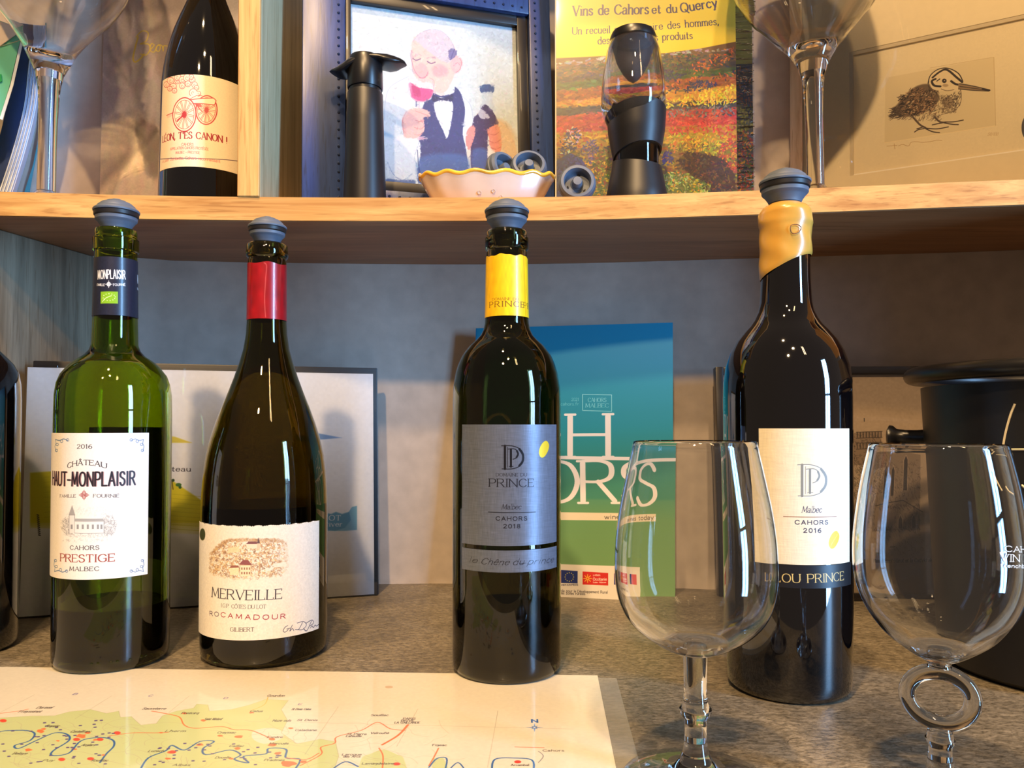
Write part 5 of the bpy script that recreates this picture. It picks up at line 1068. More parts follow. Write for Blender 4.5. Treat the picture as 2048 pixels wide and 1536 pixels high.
P2([(1342, 530), (1420, 530), (1420, 580), (1344, 580)], (62, 90, 150)); P2([(1348, 580), (1418, 580), (1414, 640), (1440, 700), (1330, 700), (1350, 640)], (198, 216, 234), .9); P2([(1360, 660), (1400, 680), (1440, 740), (1455, 800), (1400, 820), (1385, 900), (1385, 1040), (1350, 1130), (1280, 1090), (1275, 900), (1290, 760), (1320, 720)], (66, 52, 104)); P2([(1290, 960), (1380, 960), (1375, 1060), (1345, 1130), (1285, 1090)], (72, 104, 178), .8, 8); P2([(1320, 700), (1350, 690), (1400, 745), (1340, 750)], (220, 226, 240), .8)
P2([(1250, 830), (1290, 795), (1306, 830), (1290, 900), (1260, 960), (1240, 900)], (234, 150, 146)); P2([(1385, 830), (1430, 795), (1462, 800), (1475, 880), (1475, 960), (1440, 985), (1400, 930), (1395, 880)], (230, 148, 132))
for s_ in ([(1385, 850), (1430, 860), (1462, 840)], [(1395, 900), (1435, 912), (1472, 890)], [(1405, 945), (1440, 955), (1474, 940)], [(1400, 985), (1430, 990)]): S2(s_, 1.4, (188, 96, 96))
P2([(1390, 950), (1450, 990), (1440, 1040), (1390, 1030)], (244, 238, 236), .8); P2([(1450, 760), (1570, 860), (1575, 1180), (1440, 1170), (1480, 1000)], (222, 178, 124), .55, 14); P2([(710, 470), (860, 440), (860, 700), (720, 760)], (228, 232, 240), .5, 8)
t.painterly(700, -5, 1042, 365, 5200, 5, 2.4, .045, .55, 1.4)
for s_, w_, c_ in (([(880, 300), (876, 340), (890, 400), (905, 440), (940, 478), (975, 470), (990, 440)], 1.4, (190, 130, 160)), ([(1000, 480), (1030, 500), (1028, 540)], 1.2, (210, 160, 170)), ([(1165, 290), (1150, 330), (1140, 360)], 2, (90, 90, 150)), ([(1180, 300), (1165, 340)], 1.6, (110, 110, 160)), ([(890, 352), (912, 364), (940, 354)], 1.8, (120, 96, 140)), ([(985, 372), (1010, 385), (1038, 376)], 2, (120, 96, 140)), ([(700, 760), (706, 640), (740, 540), (860, 470)], 1.3, (180, 196, 220)), ([(1215, 600), (1270, 660), (1290, 760)], 1.4, (180, 196, 220)), ([(1200, 350), (1212, 380), (1200, 425), (1175, 445)], 1.3, (214, 130, 150)), ([(920, 960), (930, 1080), (960, 1180)], 1.4, (40, 50, 110))): S2(s_, w_, c_, .75)
for i in range(500):
    x, y = g.uniform(705, 1038), g.uniform(0, 362); a_ = g.uniform(0, 6.3); t.stroke([(x, y), (x+4*math.cos(a_), y+4*math.sin(a_))], 1.6, (255, 255, 255) if i % 2 else (150, 170, 200), .10, soft=1.5)
t.a[..., :3] *= .82
o = pf.sheet('canvas', uL-.0005, uR+.0005, vB-.0005, vT+.0005, -.010, t.mat(.6, bump=.2), pt_, th=.002, n=4); o['label'] = 'pastel painting of a waiter with glass and bottle'
pf.slab('backing_board', .002, Wd-.002, .002, Hd-.002, -.0215, -.0201, pmat('mdf', (90, 70, 50), .8), pt_)

# ------------------------------------------------------------------ vineyard books
def vineyard(t, xa, xb, shift=0):
    g = np.random.default_rng(9+shift)
    zones = [(118, 128, [(200, 204, 206), (170, 180, 190), (220, 216, 206)]), (126, 150, [(150, 110, 70), (70, 80, 60), (176, 120, 66), (60, 70, 96)]), (148, 164, [(56, 58, 92), (70, 90, 60), (150, 96, 60)]), (160, 178, [(80, 106, 52), (100, 120, 60), (60, 80, 50)]), (174, 202, [(206, 124, 48), (184, 92, 44), (160, 84, 50), (120, 70, 56)]), (196, 216, [(222, 160, 50), (206, 130, 44), (230, 176, 66)]), (212, 232, [(52, 50, 60), (86, 84, 80), (110, 100, 70), (60, 50, 50)]), (228, 268, [(190, 54, 46), (206, 80, 58), (160, 44, 48), (214, 104, 66)]), (262, 300, [(200, 150, 40), (176, 60, 44), (170, 150, 50), (210, 170, 50)]), (294, 400, [(190, 160, 44), (120, 120, 50), (206, 150, 44), (90, 60, 70), (150, 70, 50), (70, 90, 50)])]
    for y0, y1, pal in zones:
        sk_ = lambda x, y: y-((x-1200)/270*26 if y < 205 else (x-1200)/270*14)
        mc = np.array(pal).mean(0)*.9
        if y0 > 120: t.poly([(x, sk_(x, y0)) for x in (xa, 1300, xb)]+[(x, sk_(x, y1+3)) for x in (xb, 1300, xa)], mc, soft=3)
        for i in range(int((xb-xa)*(y1-y0)/22)):
            x, y = g.uniform(xa, xb), g.uniform(y0-2, y1+2); yy = y-((x-1200)/270*26 if 205 > y else (x-1200)/270*14)+(6 if x > 1400 else 0); cl = pal[g.integers(len(pal))]
            an = g.uniform(-.5, .3) if y < 230 else g.uniform(0, 3.1); l = g.uniform(2, 5); t.stroke([(x, yy), (x+l*math.cos(an), yy+l*math.sin(an))], g.uniform(2, 4), [c*g.uniform(.75, 1.05) for c in cl], .8, soft=1)
    def dab(pts, pal, n, w=2.4):
        P = np.array(pts); 
        for i in range(n):
            x, y = g.uniform(P[:, 0].min(), P[:, 0].max()), g.uniform(P[:, 1].min(), P[:, 1].max()); ins = False
            for (ax, ay), (bx, by) in zip(P, np.roll(P, -1, 0)):
                if (ay > y) != (by > y) and x < (bx-ax)*(y-ay)/(by-ay)+ax: ins = not ins
            if ins: a_ = g.uniform(0, 6.3); cl = pal[g.integers(len(pal))]; t.stroke([(x, y), (x+3.5*math.cos(a_), y+3.5*math.sin(a_))], w, [c*g.uniform(.8, 1.15) for c in cl], .95, soft=.8)
    t.poly([(1104, 326), (1140, 306), (1162, 316), (1182, 350), (1180, 420), (1104, 420)], (44, 50, 96), soft=2); t.poly([(1354, 322), (1372, 304), (1410, 306), (1450, 318), (1470, 350), (1472, 430), (1400, 430), (1376, 348)], (64, 44, 42), soft=2); t.poly([(1300, 350), (1372, 346), (1420, 372), (1410, 430), (1180, 430), (1200, 350)], (104, 110, 56), soft=3)
    t.painterly(xa, 118, xb, 400, 2600, 9, 3, .10, .8, 1, lambda x, y: -.15, .5)
    dab([(1318, 116), (1400, 108), (1380, 150), (1330, 165), (1312, 150)], [(60, 84, 56), (80, 110, 60), (44, 60, 70)], 160); dab([(1324, 138), (1372, 150), (1360, 160), (1324, 164)], [(44, 48, 84), (60, 60, 90)], 70)
    dab([(1380, 130), (1468, 92), (1468, 118), (1390, 150)], [(214, 120, 46), (200, 96, 44)], 130); dab([(1330, 172), (1400, 150), (1468, 136), (1468, 158), (1390, 176), (1330, 190)], [(210, 120, 50), (190, 90, 50), (60, 60, 80)], 170)
    dab([(1368, 184), (1384, 160), (1410, 164), (1440, 170), (1400, 182)], [(40, 46, 92), (54, 60, 100)], 120); dab([(1332, 200), (1400, 184), (1472, 168), (1472, 205), (1400, 212), (1332, 216)], [(236, 196, 40), (226, 176, 40), (244, 210, 70)], 420); dab([(1336, 218), (1472, 210), (1472, 232), (1336, 236)], [(110, 110, 96), (140, 134, 110), (70, 70, 76)], 160)
    dab([(1336, 236), (1472, 232), (1472, 262), (1336, 268)], [(200, 60, 50), (214, 90, 66), (180, 46, 50)], 260); dab([(1334, 270), (1460, 268), (1430, 310), (1340, 296)], [(226, 186, 40), (206, 170, 50), (150, 150, 50)], 260); dab([(1440, 268), (1474, 262), (1474, 350), (1440, 320)], [(190, 66, 46), (210, 150, 46), (170, 60, 60)], 170)
    nb = [(40, 46, 92), (56, 64, 112), (34, 36, 70)]; dab([(1116, 296), (1130, 268), (1146, 254), (1164, 268), (1150, 300), (1128, 312)], nb+[(200, 190, 170)], 200); dab([(1112, 330), (1140, 308), (1160, 316), (1180, 350), (1176, 388), (1112, 388)], nb, 330); dab([(1160, 300), (1186, 276), (1200, 300), (1180, 330)], [(96, 76, 100), (120, 90, 100), (70, 60, 80)], 150)
    dab([(1356, 320), (1372, 304), (1410, 306), (1450, 320), (1468, 390), (1420, 390), (1376, 348)], [(52, 38, 40), (84, 58, 44), (110, 76, 48), (40, 34, 56)], 480); dab([(1330, 344), (1372, 346), (1420, 370), (1420, 390), (1330, 390)], [(96, 124, 60), (140, 160, 70), (190, 190, 110), (70, 96, 50), (200, 160, 40)], 360); dab([(1186, 310), (1216, 300), (1216, 392), (1180, 392)], [(210, 160, 44), (120, 110, 50), (150, 80, 50)], 190); dab([(1334, 284), (1352, 280), (1362, 296), (1350, 304)], [(214, 150, 60), (190, 120, 50)], 50); dab([(1326, 300), (1350, 310), (1340, 330), (1324, 330)], [(60, 56, 110)], 60)
yb_ = Panel(at(1113, 400, .732).xy.to_3d()+Vector((0, 0, ZS1)), at(1475, 400, .722).xy.to_3d()+Vector((0, 0, ZS1)), .24, 1.0)
yk = thing('wine_book', 'yellow-topped book with a colourful vineyard painting on its cover, behind the aerator', 'book', yb_.o)
t = Tex('vineyard_cover', yb_.M, yb_.w, .24, 3600, (212, 188, 52))
t.noise(.01, 6); t.poly([(1080, 118), (1200, 114), (1300, 110), (1400, 98), (1480, 80), (1500, 460), (1080, 460)], (120, 90, 56), soft=1.2); vineyard(t, 1104, 1484); t.a[..., :3] *= np.array([.84, .84, .90], np.float32)
t.poly([(1080, -40), (1500, -40), (1500, 78), (1468, 84), (1400, 98), (1330, 108), (1240, 112), (1080, 116)], (212, 188, 52), 1)
nvy = (36, 34, 92)
t.text('Vins de Cahors', 1146, 32, 1296, 19, nvy, 'serif', yr=30, wt=1.75, gap=1.7); t.text('et du', 1304, 29.5, 1353, 16, nvy, 'serif', yr=27, wt=1.75); t.text('Quercy', 1362, 27, 1434, 18, nvy, 'serif', yr=14, wt=1.75)
t.text('Un recueil sur', 1145, 69.5, 1250, 14, nvy, 'serif', yr=67, wt=1.3, gap=1.9); t.text('l\'histoire des hommes,', 1258, 67, 1437, 14, nvy, 'serif', yr=50, wt=1.3, gap=1.9); t.text('des lieux et des produits', 1196, 90, 1384, 14, nvy, 'serif', yr=79, wt=1.3, gap=1.8)
bul = lambda a, b: .0025*math.sin(a*PI)*b
yb_.slab('page_block', .002, yb_.w-.001, .001, .239, -.011, -.0008, PAPER, yk)
yb_.sheet('front_cover', 0, yb_.w, 0, .24, .0, t.mat(.35, coat=.35), yk, bulge=bul, th=.0007, n=12)
yb_.slab('spine', -.0012, .0018, 0, .24, -.0118, -.0005, pmat('book_spine', (206, 196, 170), .5), yk)
y2 = Panel(at(1150, 400, .7465).xy.to_3d()+Vector((0, 0, ZS1)), at(1508, 400, .7365).xy.to_3d()+Vector((0, 0, ZS1)), .236, 1.0)
yk2 = thing('wine_book', 'shrink-wrapped copy of the vineyard book, mostly hidden behind the first', 'book', y2.o)
t = Tex('vineyard_cover_wrapped', y2.M, y2.w, .236, 2600, (206, 186, 70))
t.poly([(1080, 140), (1300, 134), (1500, 128), (1540, 128), (1540, 460), (1080, 460)], (60, 70, 90), soft=1.2)
g = np.random.default_rng(4)
for i in range(900):
    x, y = g.uniform(1462, 1512), g.uniform(132, 395); q = (y-132)/260; pal = [(44, 60, 110), (60, 70, 90), (150, 80, 60)] if q < .3 else ([(150, 150, 60), (110, 110, 60), (60, 80, 50)] if q < .5 else [(176, 56, 50), (210, 150, 50), (110, 60, 110), (170, 60, 56), (80, 110, 60)])
    a_ = g.uniform(0, 3.1); t.stroke([(x, y), (x+4*math.cos(a_), y+4*math.sin(a_))], 2.4, pal[g.integers(len(pal))], .95)
y2.slab('page_block', .002, y2.w-.001, .001, .235, -.011, -.0008, PAPER, yk2); y2.sheet('front_cover', 0, y2.w, 0, .236, .0, t.mat(.35), yk2, th=.0007, n=4)
fm = thinglass('shrink_film', (.96, .97, .98), 2.5); nt = fm.node_tree
tc = nt.nodes.new('ShaderNodeTexCoord'); mpn = nt.nodes.new('ShaderNodeMapping'); mpn.inputs['Rotation'].default_value = (0, -.6, 0); mpn.inputs['Scale'].default_value = (30, 30, 260); wvn = nt.nodes.new('ShaderNodeTexNoise'); wvn.inputs['Scale'].default_value = 1; bpn = nt.nodes.new('ShaderNodeBump'); bpn.inputs['Distance'].default_value = .0025
nt.links.new(tc.outputs['Object'], mpn.inputs[0]); nt.links.new(mpn.outputs[0], wvn.inputs['Vector']); nt.links.new(wvn.outputs[0], bpn.inputs['Height'])
for n_ in nt.nodes:
    if n_.type in ('BSDF_GLOSSY', 'FRESNEL'): nt.links.new(bpn.outputs[0], n_.inputs['Normal'])
o = y2.sheet('shrink_wrap', -.0005, y2.w+.0012, .0, .2365, .0006, fm, yk2, bulge=lambda a, b: .0001, th=.0002, n=6); o['label'] = 'clear crinkled plastic wrap'

# ------------------------------------------------------------------ framed bird etching
ef_l = (.2738, .7594); ef_d = Vector((1, -.565, 0)).normalized(); ef_r = Vector((ef_l[0], ef_l[1], 0))+ef_d*.262
ef = Panel((ef_l[0], ef_l[1], ZS1), (ef_r.x, ef_r.y, ZS1), .31, 2)
et = thing('framed_etching', 'pale-wood framed etching of a long-billed chick on cream mat, right end of the shelf', 'picture frame', ef.o)
fw = ef.M(1600, 300)[0]+.002
for a_, b_, c_, d_ in ((0, fw, 0, .31), (ef.w-fw, ef.w, 0, .31), (fw, ef.w-fw, 0, fw), (fw, ef.w-fw, .31-fw, .31)): ef.slab('frame_side', a_, b_, c_, d_, -.016, .0, wood('pale_frame_wood', (214, 190, 156), (178, 150, 112), 2), et, .001)
uW, vW0, vW1 = ef.M(1698, 230)[0], ef.M(1800, 334)[1], ef.M(1800, 78)[1]
MATB = pmat('cream_mat', (242, 224, 184), .7, vary=.02)
ur = ef.w-fw-.03
for a_, b_, c_, d_ in ((fw, uW, fw, .31-fw), (ur, ef.w-fw, fw, .31-fw), (uW, ur, fw, vW0), (uW, ur, vW1, .31-fw)): ef.slab('mat_board', a_, b_, c_, d_, -.0065, -.0042, MATB, et)
t = Tex('bird_etching', Off(ef, uW, vW0).M, ur-uW, vW1-vW0, 5000, (240, 222, 182)); t.noise(.008, 4)
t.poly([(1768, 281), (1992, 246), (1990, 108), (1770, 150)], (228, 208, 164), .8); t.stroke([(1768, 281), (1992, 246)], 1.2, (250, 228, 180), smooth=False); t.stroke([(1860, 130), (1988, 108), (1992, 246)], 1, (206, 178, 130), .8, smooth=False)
q = lambda pts: [(1460+x/3.483, y/3.483) for x, y in pts]
dk = (44, 34, 30); g = np.random.default_rng(8)
t.poly(q([(1150, 745), (1180, 690), (1240, 620), (1300, 580), (1380, 565), (1400, 480), (1450, 462), (1540, 470), (1600, 510), (1625, 570), (1600, 640), (1600, 700), (1570, 740), (1500, 765), (1440, 790), (1330, 810), (1200, 800)]), (226, 206, 162), smooth=True)
body = [(1126, 742), (1160, 712), (1200, 660), (1250, 612), (1300, 580), (1350, 566), (1392, 572), (1440, 620), (1458, 660), (1440, 700), (1400, 740), (1340, 770), (1270, 790), (1200, 796), (1150, 780)]
t.poly(q(body), (92, 72, 56), .85, True, 5)
def fz(n, x0, x1, y0, y1, cols, l, w, ang, spread=.5):
    B = np.array(body)
    for i in range(n):
        x, y = g.uniform(x0, x1), g.uniform(y0, y1); a_ = ang+g.uniform(-spread, spread); p = q([(x, y), (x+l*.5*math.cos(a_), y+l*.5*math.sin(a_)), (x+l*math.cos(a_+.2), y+l*math.sin(a_+.2))]); t.stroke(p, w, cols[g.integers(len(cols))], .85)
fz(230, 1180, 1330, 640, 785, [(30, 24, 22), (60, 44, 36), (150, 112, 78), (40, 30, 28)], 20, 1.2, 2.5)
fz(420, 1250, 1440, 590, 770, [(30, 24, 22), (96, 70, 50), (170, 124, 84), (40, 30, 28)], 18, 1.1, 2.3)
fz(90, 1380, 1450, 560, 650, [(50, 40, 34), (110, 86, 64), (150, 124, 92)], 14, 1, 1.2, .6)
for i in range(70): x, y = g.uniform(1210, 1420), g.uniform(620, 775); t.ell(1460+x/3.483, y/3.483, 2.2, 1.1, [(206, 160, 116), (226, 196, 150)][i % 2], .7, rot=g.uniform(-.9, .3))
fz(70, 1130, 1200, 720, 800, [dk, (80, 60, 50)], 34, .9, 2.5, .4); fz(60, 1200, 1480, 770, 810, [(90, 74, 60), (150, 124, 96)], 26, .8, 1.9, .5)
t.ell(1460+1520/3.483, 695/3.483, 12, 12, (110, 86, 66), .6, soft=5); fz(120, 1470, 1580, 640, 745, [(90, 70, 54), (60, 46, 40)], 8, .9, 0, 3); fz(60, 1560, 1606, 600, 720, [(60, 46, 40)], 12, .8, 1.7, .4); fz(90, 1440, 1500, 640, 760, [(130, 108, 82), (100, 82, 62)], 12, .7, 1.6, .6); fz(80, 1480, 1580, 730, 765, [(120, 98, 74)], 12, .7, 2.4, .5)
t.stroke(q([(1606, 600), (1612, 650), (1604, 700), (1575, 742), (1530, 765), (1480, 778), (1430, 800)]), 1, (90, 72, 58)); t.stroke(q([(1385, 540), (1380, 575), (1400, 610), (1440, 630)]), 1.6, (80, 64, 50))
t.poly(q([(1385, 530), (1410, 490), (1480, 458), (1550, 465), (1610, 520), (1625, 575), (1590, 610), (1520, 615), (1440, 610), (1400, 590)]), (236, 214, 170), 1, True, 1.5)
t.stroke(q([(1378, 560), (1395, 505), (1450, 462), (1520, 455), (1590, 490), (1622, 545)]), 1.8, dk); t.stroke(q([(1410, 520), (1460, 480), (1510, 465), (1580, 520), (1618, 552)]), 3.8, dk); t.stroke(q([(1540, 545), (1570, 565), (1610, 572)]), 4, dk); t.stroke(q([(1430, 530), (1405, 545), (1420, 575), (1465, 582)]), 4, dk); t.stroke(q([(1460, 530), (1440, 545)]), 2, dk)
t.ell(1460+1492/3.483, 543/3.483, 4.6, 4.4, dk); t.ell(1460+1494/3.483, 541/3.483, 1.2, 1.2, (200, 180, 150)); t.ell(1460+1500/3.483, 575/3.483, 6, 3, (150, 120, 90), .6, soft=3); t.stroke(q([(1470, 600), (1510, 612), (1560, 605)]), 1.2, (110, 90, 70))
t.poly(q([(1590, 560), (1660, 572), (1740, 590), (1812, 606), (1805, 616), (1720, 612), (1590, 600)]), (150, 124, 92), 1, False); t.stroke(q([(1600, 562), (1700, 580), (1812, 606)]), 1.5, dk); t.stroke(q([(1592, 600), (1700, 610), (1805, 615)]), 1.5, dk); t.stroke(q([(1600, 582), (1720, 598), (1800, 610)]), 1.2, dk); t.stroke(q([(1760, 602), (1810, 610)]), 3, dk)
for s_ in ([(1270, 795), (1320, 850), (1360, 872)], [(1425, 798), (1460, 830), (1500, 835)]): t.stroke(q(s_), 3.4, (90, 72, 58))
for s_ in ([(1360, 875), (1440, 880), (1520, 866)], [(1360, 878), (1410, 900), (1458, 906)], [(1350, 878), (1310, 886), (1284, 902)], [(1340, 868), (1300, 880)], [(1495, 832), (1560, 830), (1625, 818)], [(1490, 838), (1550, 848), (1590, 850)], [(1480, 838), (1440, 845), (1408, 852)]): t.stroke(q(s_), 2.2, (70, 54, 44))
pc = (196, 160, 110)
t.stroke(q([(1090, 1002), (1160, 995)]), 1, pc); t.stroke(q([(1140, 985), (1145, 1020)]), 1, pc); t.stroke(q([(1170, 1000), (1200, 990), (1240, 1000), (1260, 975), (1300, 970), (1340, 975), (1400, 968), (1440, 960), (1475, 962)]), 1, pc); t.text('58/100', 1460+1795/3.483, 266, 1460+1865/3.483, 6, pc, 'light', slant=.3)
t.ell(2056, 250, 12, 24, (60, 60, 70), .9)
ef.sheet('etching_print', uW-.003, ur+.003, vW0-.003, vW1+.003, -.0068, t.mat(.75), et, th=.001, n=4) if False else ef.sheet('etching_print', uW, ur, vW0, vW1, -.0064, t.mat(.75), et, th=.001, n=4)
ef.slab('backing_board', fw, ef.w-fw, fw, .31-fw, -.0155, -.0085, pmat('backing2', (120, 100, 80), .8), et)
BEV = pmat('mat_bevel', (206, 188, 152), .6); LITBEV = pmat('mat_bevel_lit', (250, 240, 220), .5)  # highlight on the bottom bevel painted in as a paler colour
ef.slab('mat_bevel', uW, uW+.0035, vW0, vW1, -.0063, -.0046, BEV, et); ef.slab('mat_bevel', uW+.0035, ur, vW1-.0035, vW1, -.0063, -.0046, BEV, et); ef.slab('mat_bevel', uW+.0035, ur, vW0, vW0+.0012, -.0063, -.0046, LITBEV, et)
ef.slab('glass_pane', fw-.0005, ef.w-fw+.0005, fw-.0005, .31-fw+.0005, -.0030, -.0022, thinglass('etching_glass', (.98, .98, .98), 1), et)

# ------------------------------------------------------------------ vacuum pump
Yp = .668; Xp = at(729.5, 380, Yp).x; kp = Yp/F; T = Matrix.Translation((Xp, Yp, ZS1)); zp = lambda p: H+(850-p)*kp-ZS1
pu = thing('wine_pump', 'slim matt black wine vacuum pump with a winged handle, beside the painting', 'pump', (Xp, Yp, ZS1))
lathe('pump_body', [(0, .0004), (.0176, .0004), (.0184, .0012), (.0182, .01), (37*kp, zp(240)), (35.5*kp, zp(184)), (34*kp, zp(181)), (0, zp(181))], BLACKMAT, pu, 64, mtx=T)
lathe('groove', [(0, zp(180.5)), (32.5*kp, zp(180.5)), (32.5*kp, zp(174.5)), (0, zp(174.5))], BLACKPL, pu, 48, mtx=T)
lathe('pump_head', [(0, zp(174)), (34.5*kp, zp(174)), (35.5*kp, zp(171)), (35*kp, zp(140)), (33.5*kp, zp(116)), (30*kp, zp(109)), (22*kp, zp(106)), (0, zp(105))], BLACKPL, pu, 64, mtx=T)
bm = bmesh.new(); rings = []
for x_, zc1, h_, d_ in ((658, 137, 1, 3), (664, 138, 5, 12), (674, 140, 10, 20), (688, 137, 15, 27), (700, 130, 17, 30), (720, 121, 14, 31), (740, 117, 11, 31), (760, 117, 12, 31), (776, 120, 15, 29), (790, 121, 13, 24), (802, 120, 8, 16), (809, 121, 5, 10), (813, 123, 1, 3)):
    cx = Xp+(x_-729.5)*kp; cz = ZS1+zp(zc1); ring = []
    for k in range(20):
        a = 2*PI*k/20; ca, sa = math.cos(a), math.sin(a); sag = -.35*h_*ca*ca if sa < 0 else -.25*d_*ca*ca*abs(x_-735)/80
        ring.append(bm.verts.new((cx, Yp+d_*kp*ca, cz+(h_*sa*(1 if sa > 0 else .55)+sag*.6)*kp)))
    rings.append(ring)
for A, B in zip(rings, rings[1:]):
    for k in range(20): bm.faces.new((A[k], A[(k+1) % 20], B[(k+1) % 20], B[k]))
bm.faces.new(rings[0]); bm.faces.new(rings[-1][::-1]); bmesh.ops.subdivide_edges(bm, edges=list(bm.edges), cuts=1, smooth=.6, use_grid_fill=True)
frombm('winged_handle', bm, BLACKPL, pu)

# ------------------------------------------------------------------ wine aerator
Ya = .664; Xa = at(1273, 380, Ya).x; ka = Ya/F; T = Matrix.Translation((Xa, Ya, ZS1)); za = lambda p: H+(850-p)*ka-ZS1
aer = thing('wine_aerator', 'clear bulb wine aerator on a black stand, before the vineyard book', 'aerator', (Xa, Ya, ZS1))
def skew_tube(name, lo, hi, mat, parent, n=64, rows=10, th=.0016, cx=0):
    """lo/hi: function(theta)->(z); radius function"""
    vs = []; fs = []
    rf = lo[1]
    for s_ in (0, 1):
        for j in range(rows+1):
            for i in range(n):
                a = 2*PI*i/n; z = lo[0](a)+(hi(a)-lo[0](a))*j/rows; r = rf(z)-(th if s_ else 0); vs.append((Xa+cx+r*math.cos(a), Ya+r*math.sin(a), ZS1+z))
    N = n; O = N*(rows+1)
    for i in range(n):
        i2 = (i+1) % n
        for j in range(rows): k = j*N; fs.append((k+i, k+i2, k+N+i2, k+N+i)); fs.append((O+k+i, O+k+N+i, O+k+N+i2, O+k+i2))
        fs.append((i, O+i, O+i2, i2)); t_ = rows*N; fs.append((t_+i, t_+i2, O+t_+i2, O+t_+i))
    return frommesh(name, vs, fs, mat, parent, True, None, 40)
px2 = lambda prs: (lambda z: float(np.interp(z, [za(p) for p, h in prs], [h*ka for p, h in prs])))
base_r = px2([(430, 64), (395, 62), (330, 49), (300, 47)]); skew_tube('stand', (lambda a: .0004, base_r), (lambda a: za(327)-6*ka*math.cos(a)+4*ka*math.sin(a)*-1+9*ka*math.sin(a)), BLACKMAT, aer)
skirt_r = px2([(330, 44), (300, 50), (260, 57), (212, 60)]); skew_tube('collar', (lambda a: za(313)+10*ka*math.cos(a)-16*ka*math.sin(a)*-1 if False else za(309)+8*ka*math.cos(a)-15*ka*math.sin(a)*(-1)*0-(-14)*ka*(-math.sin(a)), skirt_r), (lambda a: za(226)+4*ka*math.cos(a)-14*ka*math.sin(a)), BLACKMAT, aer)
lathe('lower_tube', [(0, .02), (40*ka, .02), (44*ka, za(330)), (45*ka, za(285)), (43*ka, za(270)), (0, za(268))], CLEAR, aer, 56, mtx=T)
TB = Matrix.Translation((Xa-6*ka, Ya, ZS1))
BU = lathe('bulb', [(0, za(262)), (40*ka, za(262)), (50*ka, za(250)), (60*ka, za(228)), (65*ka, za(205)), (64.5*ka, za(185)), (61*ka, za(140)), (54*ka, za(100)), (47*ka, za(76)), (44*ka, za(74)), (44*ka, za(80)), (50*ka, za(110)), (55*ka, za(150)), (56*ka, za(180)), (50*ka, za(200)), (34*ka, za(213)), (16*ka, za(206)), (0, za(200))], CLEAR, aer, 72, mtx=TB, angle=60)
FILT = pmat('filter_mesh', (84, 84, 90), .5, bump=.5, bscale=2500, vary=.5); FILT.node_tree.nodes['Principled BSDF'].inputs['Alpha'].default_value = .55
lathe('filter_cup', [(43*ka, za(80)), (42*ka, za(88)), (33*ka, za(120)), (20*ka, za(148)), (8*ka, za(166)), (0, za(172)), (0, za(170)), (7*ka, za(164)), (19*ka, za(147)), (32*ka, za(119)), (41*ka, za(88)), (42*ka, za(80))], FILT, BU, 56, mtx=TB)
lathe('top_ring', [(43*ka, za(80)), (46.5*ka, za(78)), (47*ka, za(70)), (43*ka, za(60)), (38*ka, za(57)), (30*ka, za(59)), (28*ka, za(66)), (34*ka, za(78)), (43*ka, za(80))], BLACKPL, BU, 64, mtx=TB)

# ------------------------------------------------------------------ ceramic dish
Yd = .684; Xd = at(974, 380, Yd).x; kd = Yd/F; dish = thing('ceramic_dish', 'boat-shaped pale ceramic dish with a wavy yellow rim on the shelf edge', 'dish', (Xd, Yd, ZS1))
def rimz(a): return .0262+.0013*math.sin(a*14+.6)+.0035*abs(math.cos(a))**3
def dpt(a, f, inner=0):
    ca, sa = math.cos(a), math.sin(a); s_ = math.copysign(abs(sa)**.85, sa); e = f**.7; rx = (.040+.0205*e)-inner; ry = (.018+.0105*e)-inner
    return Vector((Xd+rx*ca, Yd+ry*s_*(1-.25*abs(ca)**4), ZS1+.0006+rimz(a)*f+(.0022 if inner and f < .2 else 0)))
n = 112; fl = [0, .08, .2, .35, .5, .65, .8, .9, 1.0]; vs = []; fs = []
for inner in (0, .0024):
    for f in fl:
        for i in range(n): vs.append(dpt(2*PI*i/n, f, inner))
R_ = len(fl)
for s_ in (0, 1):
    for j in range(R_-1):
        for i in range(n):
            a = (s_*R_+j)*n+i; b = (s_*R_+j)*n+(i+1) % n; fs.append((a, b, b+n, a+n) if not s_ else (a, a+n, b+n, b))
for i in range(n):
    i2 = (i+1) % n; a = (R_-1)*n; b = (2*R_-1)*n; fs.append((a+i, a+i2, b+i2, b+i))
vs.append(Vector((Xd, Yd, ZS1+.0006))); vs.append(Vector((Xd, Yd, ZS1+.0030)))
for i in range(n): i2 = (i+1) % n; fs.append((len(vs)-2, i2, i)); fs.append((len(vs)-1, R_*n+i, R_*n+i2))
DB = frommesh('dish_body', vs, fs, pmat('pale_glaze', (214, 196, 184), .25, coat=.5, vary=.06, bscale=60), dish, True, None, 70)
RIM = pmat('yellow_glaze', (232, 178, 60), .2, coat=.6, vary=.35, bscale=45)
o = tube('glazed_rim', [dpt(2*PI*i/n, 1.0, .0012)+Vector((0, 0, .0002)) for i in range(n)], .0019, RIM, dish, 10, True); o['label'] = 'wavy yellow glazed rim'
for ang, zf in ((-1.69, .35), (-1.45, .42), (-1.30, .22)):
    p = dpt(ang, zf); o = tube('glaze_pit', [p+Vector((.0014*math.cos(b), -.0002, .0014*math.sin(b))) for b in np.linspace(0, 2*PI, 12, endpoint=False)], .0005, RIM.copy() if False else pmat('pit_glaze', (190, 170, 160), .3), DB, 6, True)

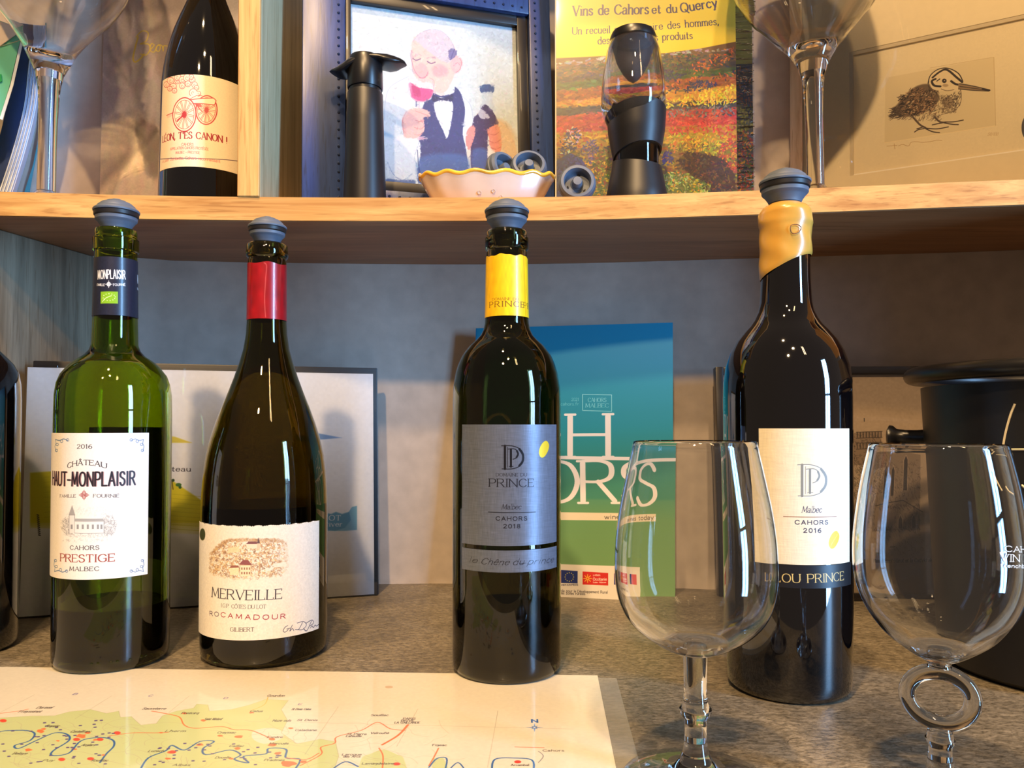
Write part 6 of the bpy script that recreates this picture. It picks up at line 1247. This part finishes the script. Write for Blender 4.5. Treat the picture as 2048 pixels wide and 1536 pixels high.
# ------------------------------------------------------------------ loose stoppers
def loose():
    s = thing('loose_stopper', 'x', 'stopper')
    sb = lathe('stopper_body', [(0, -.0200), (.0076, -.0200), (.0084, -.0150), (.0080, -.0130), (.0092, -.0100), (.0094, -.0080), (.0135, .0010), (.0150, .0030), (.0146, .0036), (.0162, .0050), (.0163, .0070), (.0156, .0078), (.0155, .0110), (.0140, .0132), (.0118, .0134), (.0112, .0120), (.0106, .0060), (0, .0056)], RUBBER, s, 56, angle=30)
    lathe('post', [(0, .0057), (.0058, .0058), (.0046, .0070), (.0042, .0128), (.0036, .0138), (0, .0140)], RUBBER, sb, 32)
    lathe('dark_ring', [(.0147, .0037), (.0159, .0043), (.0159, .0047), (.0147, .0047), (.0147, .0037)], BLACKRUB, s, 48)
    for k in range(3):
        a = .7+k*2*PI/3; bm = bmesh.new(); bmesh.ops.create_icosphere(bm, subdivisions=2, radius=.0012, matrix=Matrix.Translation((.0083*math.cos(a), .0083*math.sin(a), .0058)) @ Matrix.Rotation(a, 4, 'Z') @ Matrix.Diagonal((.7, 1.3, .5, 1)))
        frombm('vent_slot', bm, DARKHOLE, sb)
    return s
l0 = loose()
for i, (px_, py_, Y_, ax_, roll, lb, z_) in enumerate(((1153, 366, .668, (-.02, -.97, .12), 1.2, 'grey stopper lying on the shelf between the dish and the aerator', ZS1+.0166), (994, 348, .684, (.62, -.66, .25), .4, 'left grey stopper lying in the ceramic dish', None), (1056, 346, .690, (.05, -.92, .38), .9, 'right grey stopper lying in the ceramic dish', None))):
    s = l0 if i == 0 else copy_tree(l0); p = at(px_, py_, Y_); s.location = (p.x, p.y, z_ or p.z); s.rotation_mode = 'QUATERNION'
    from mathutils import Quaternion
    s.rotation_quaternion = Vector(ax_).to_track_quat('Z', 'X') @ Quaternion((0, 0, 1), roll); s['label'] = lb; s['group'] = 'loose grey stoppers on the shelf'

# caustic shadows of the clear glasses
for o_ in bpy.data.objects:
    if o_.type == 'MESH' and o_.data.materials and o_.data.materials[0] == CLEAR and o_.name.split('.')[0] in ('bowl',): o_.cycles.is_caustics_caster = True
    if o_.name in ('wall_back', 'worktop') or o_.name.split('.')[0] in ('etching_print', 'mat_board', 'photo_print'): o_.cycles.is_caustics_receiver = True
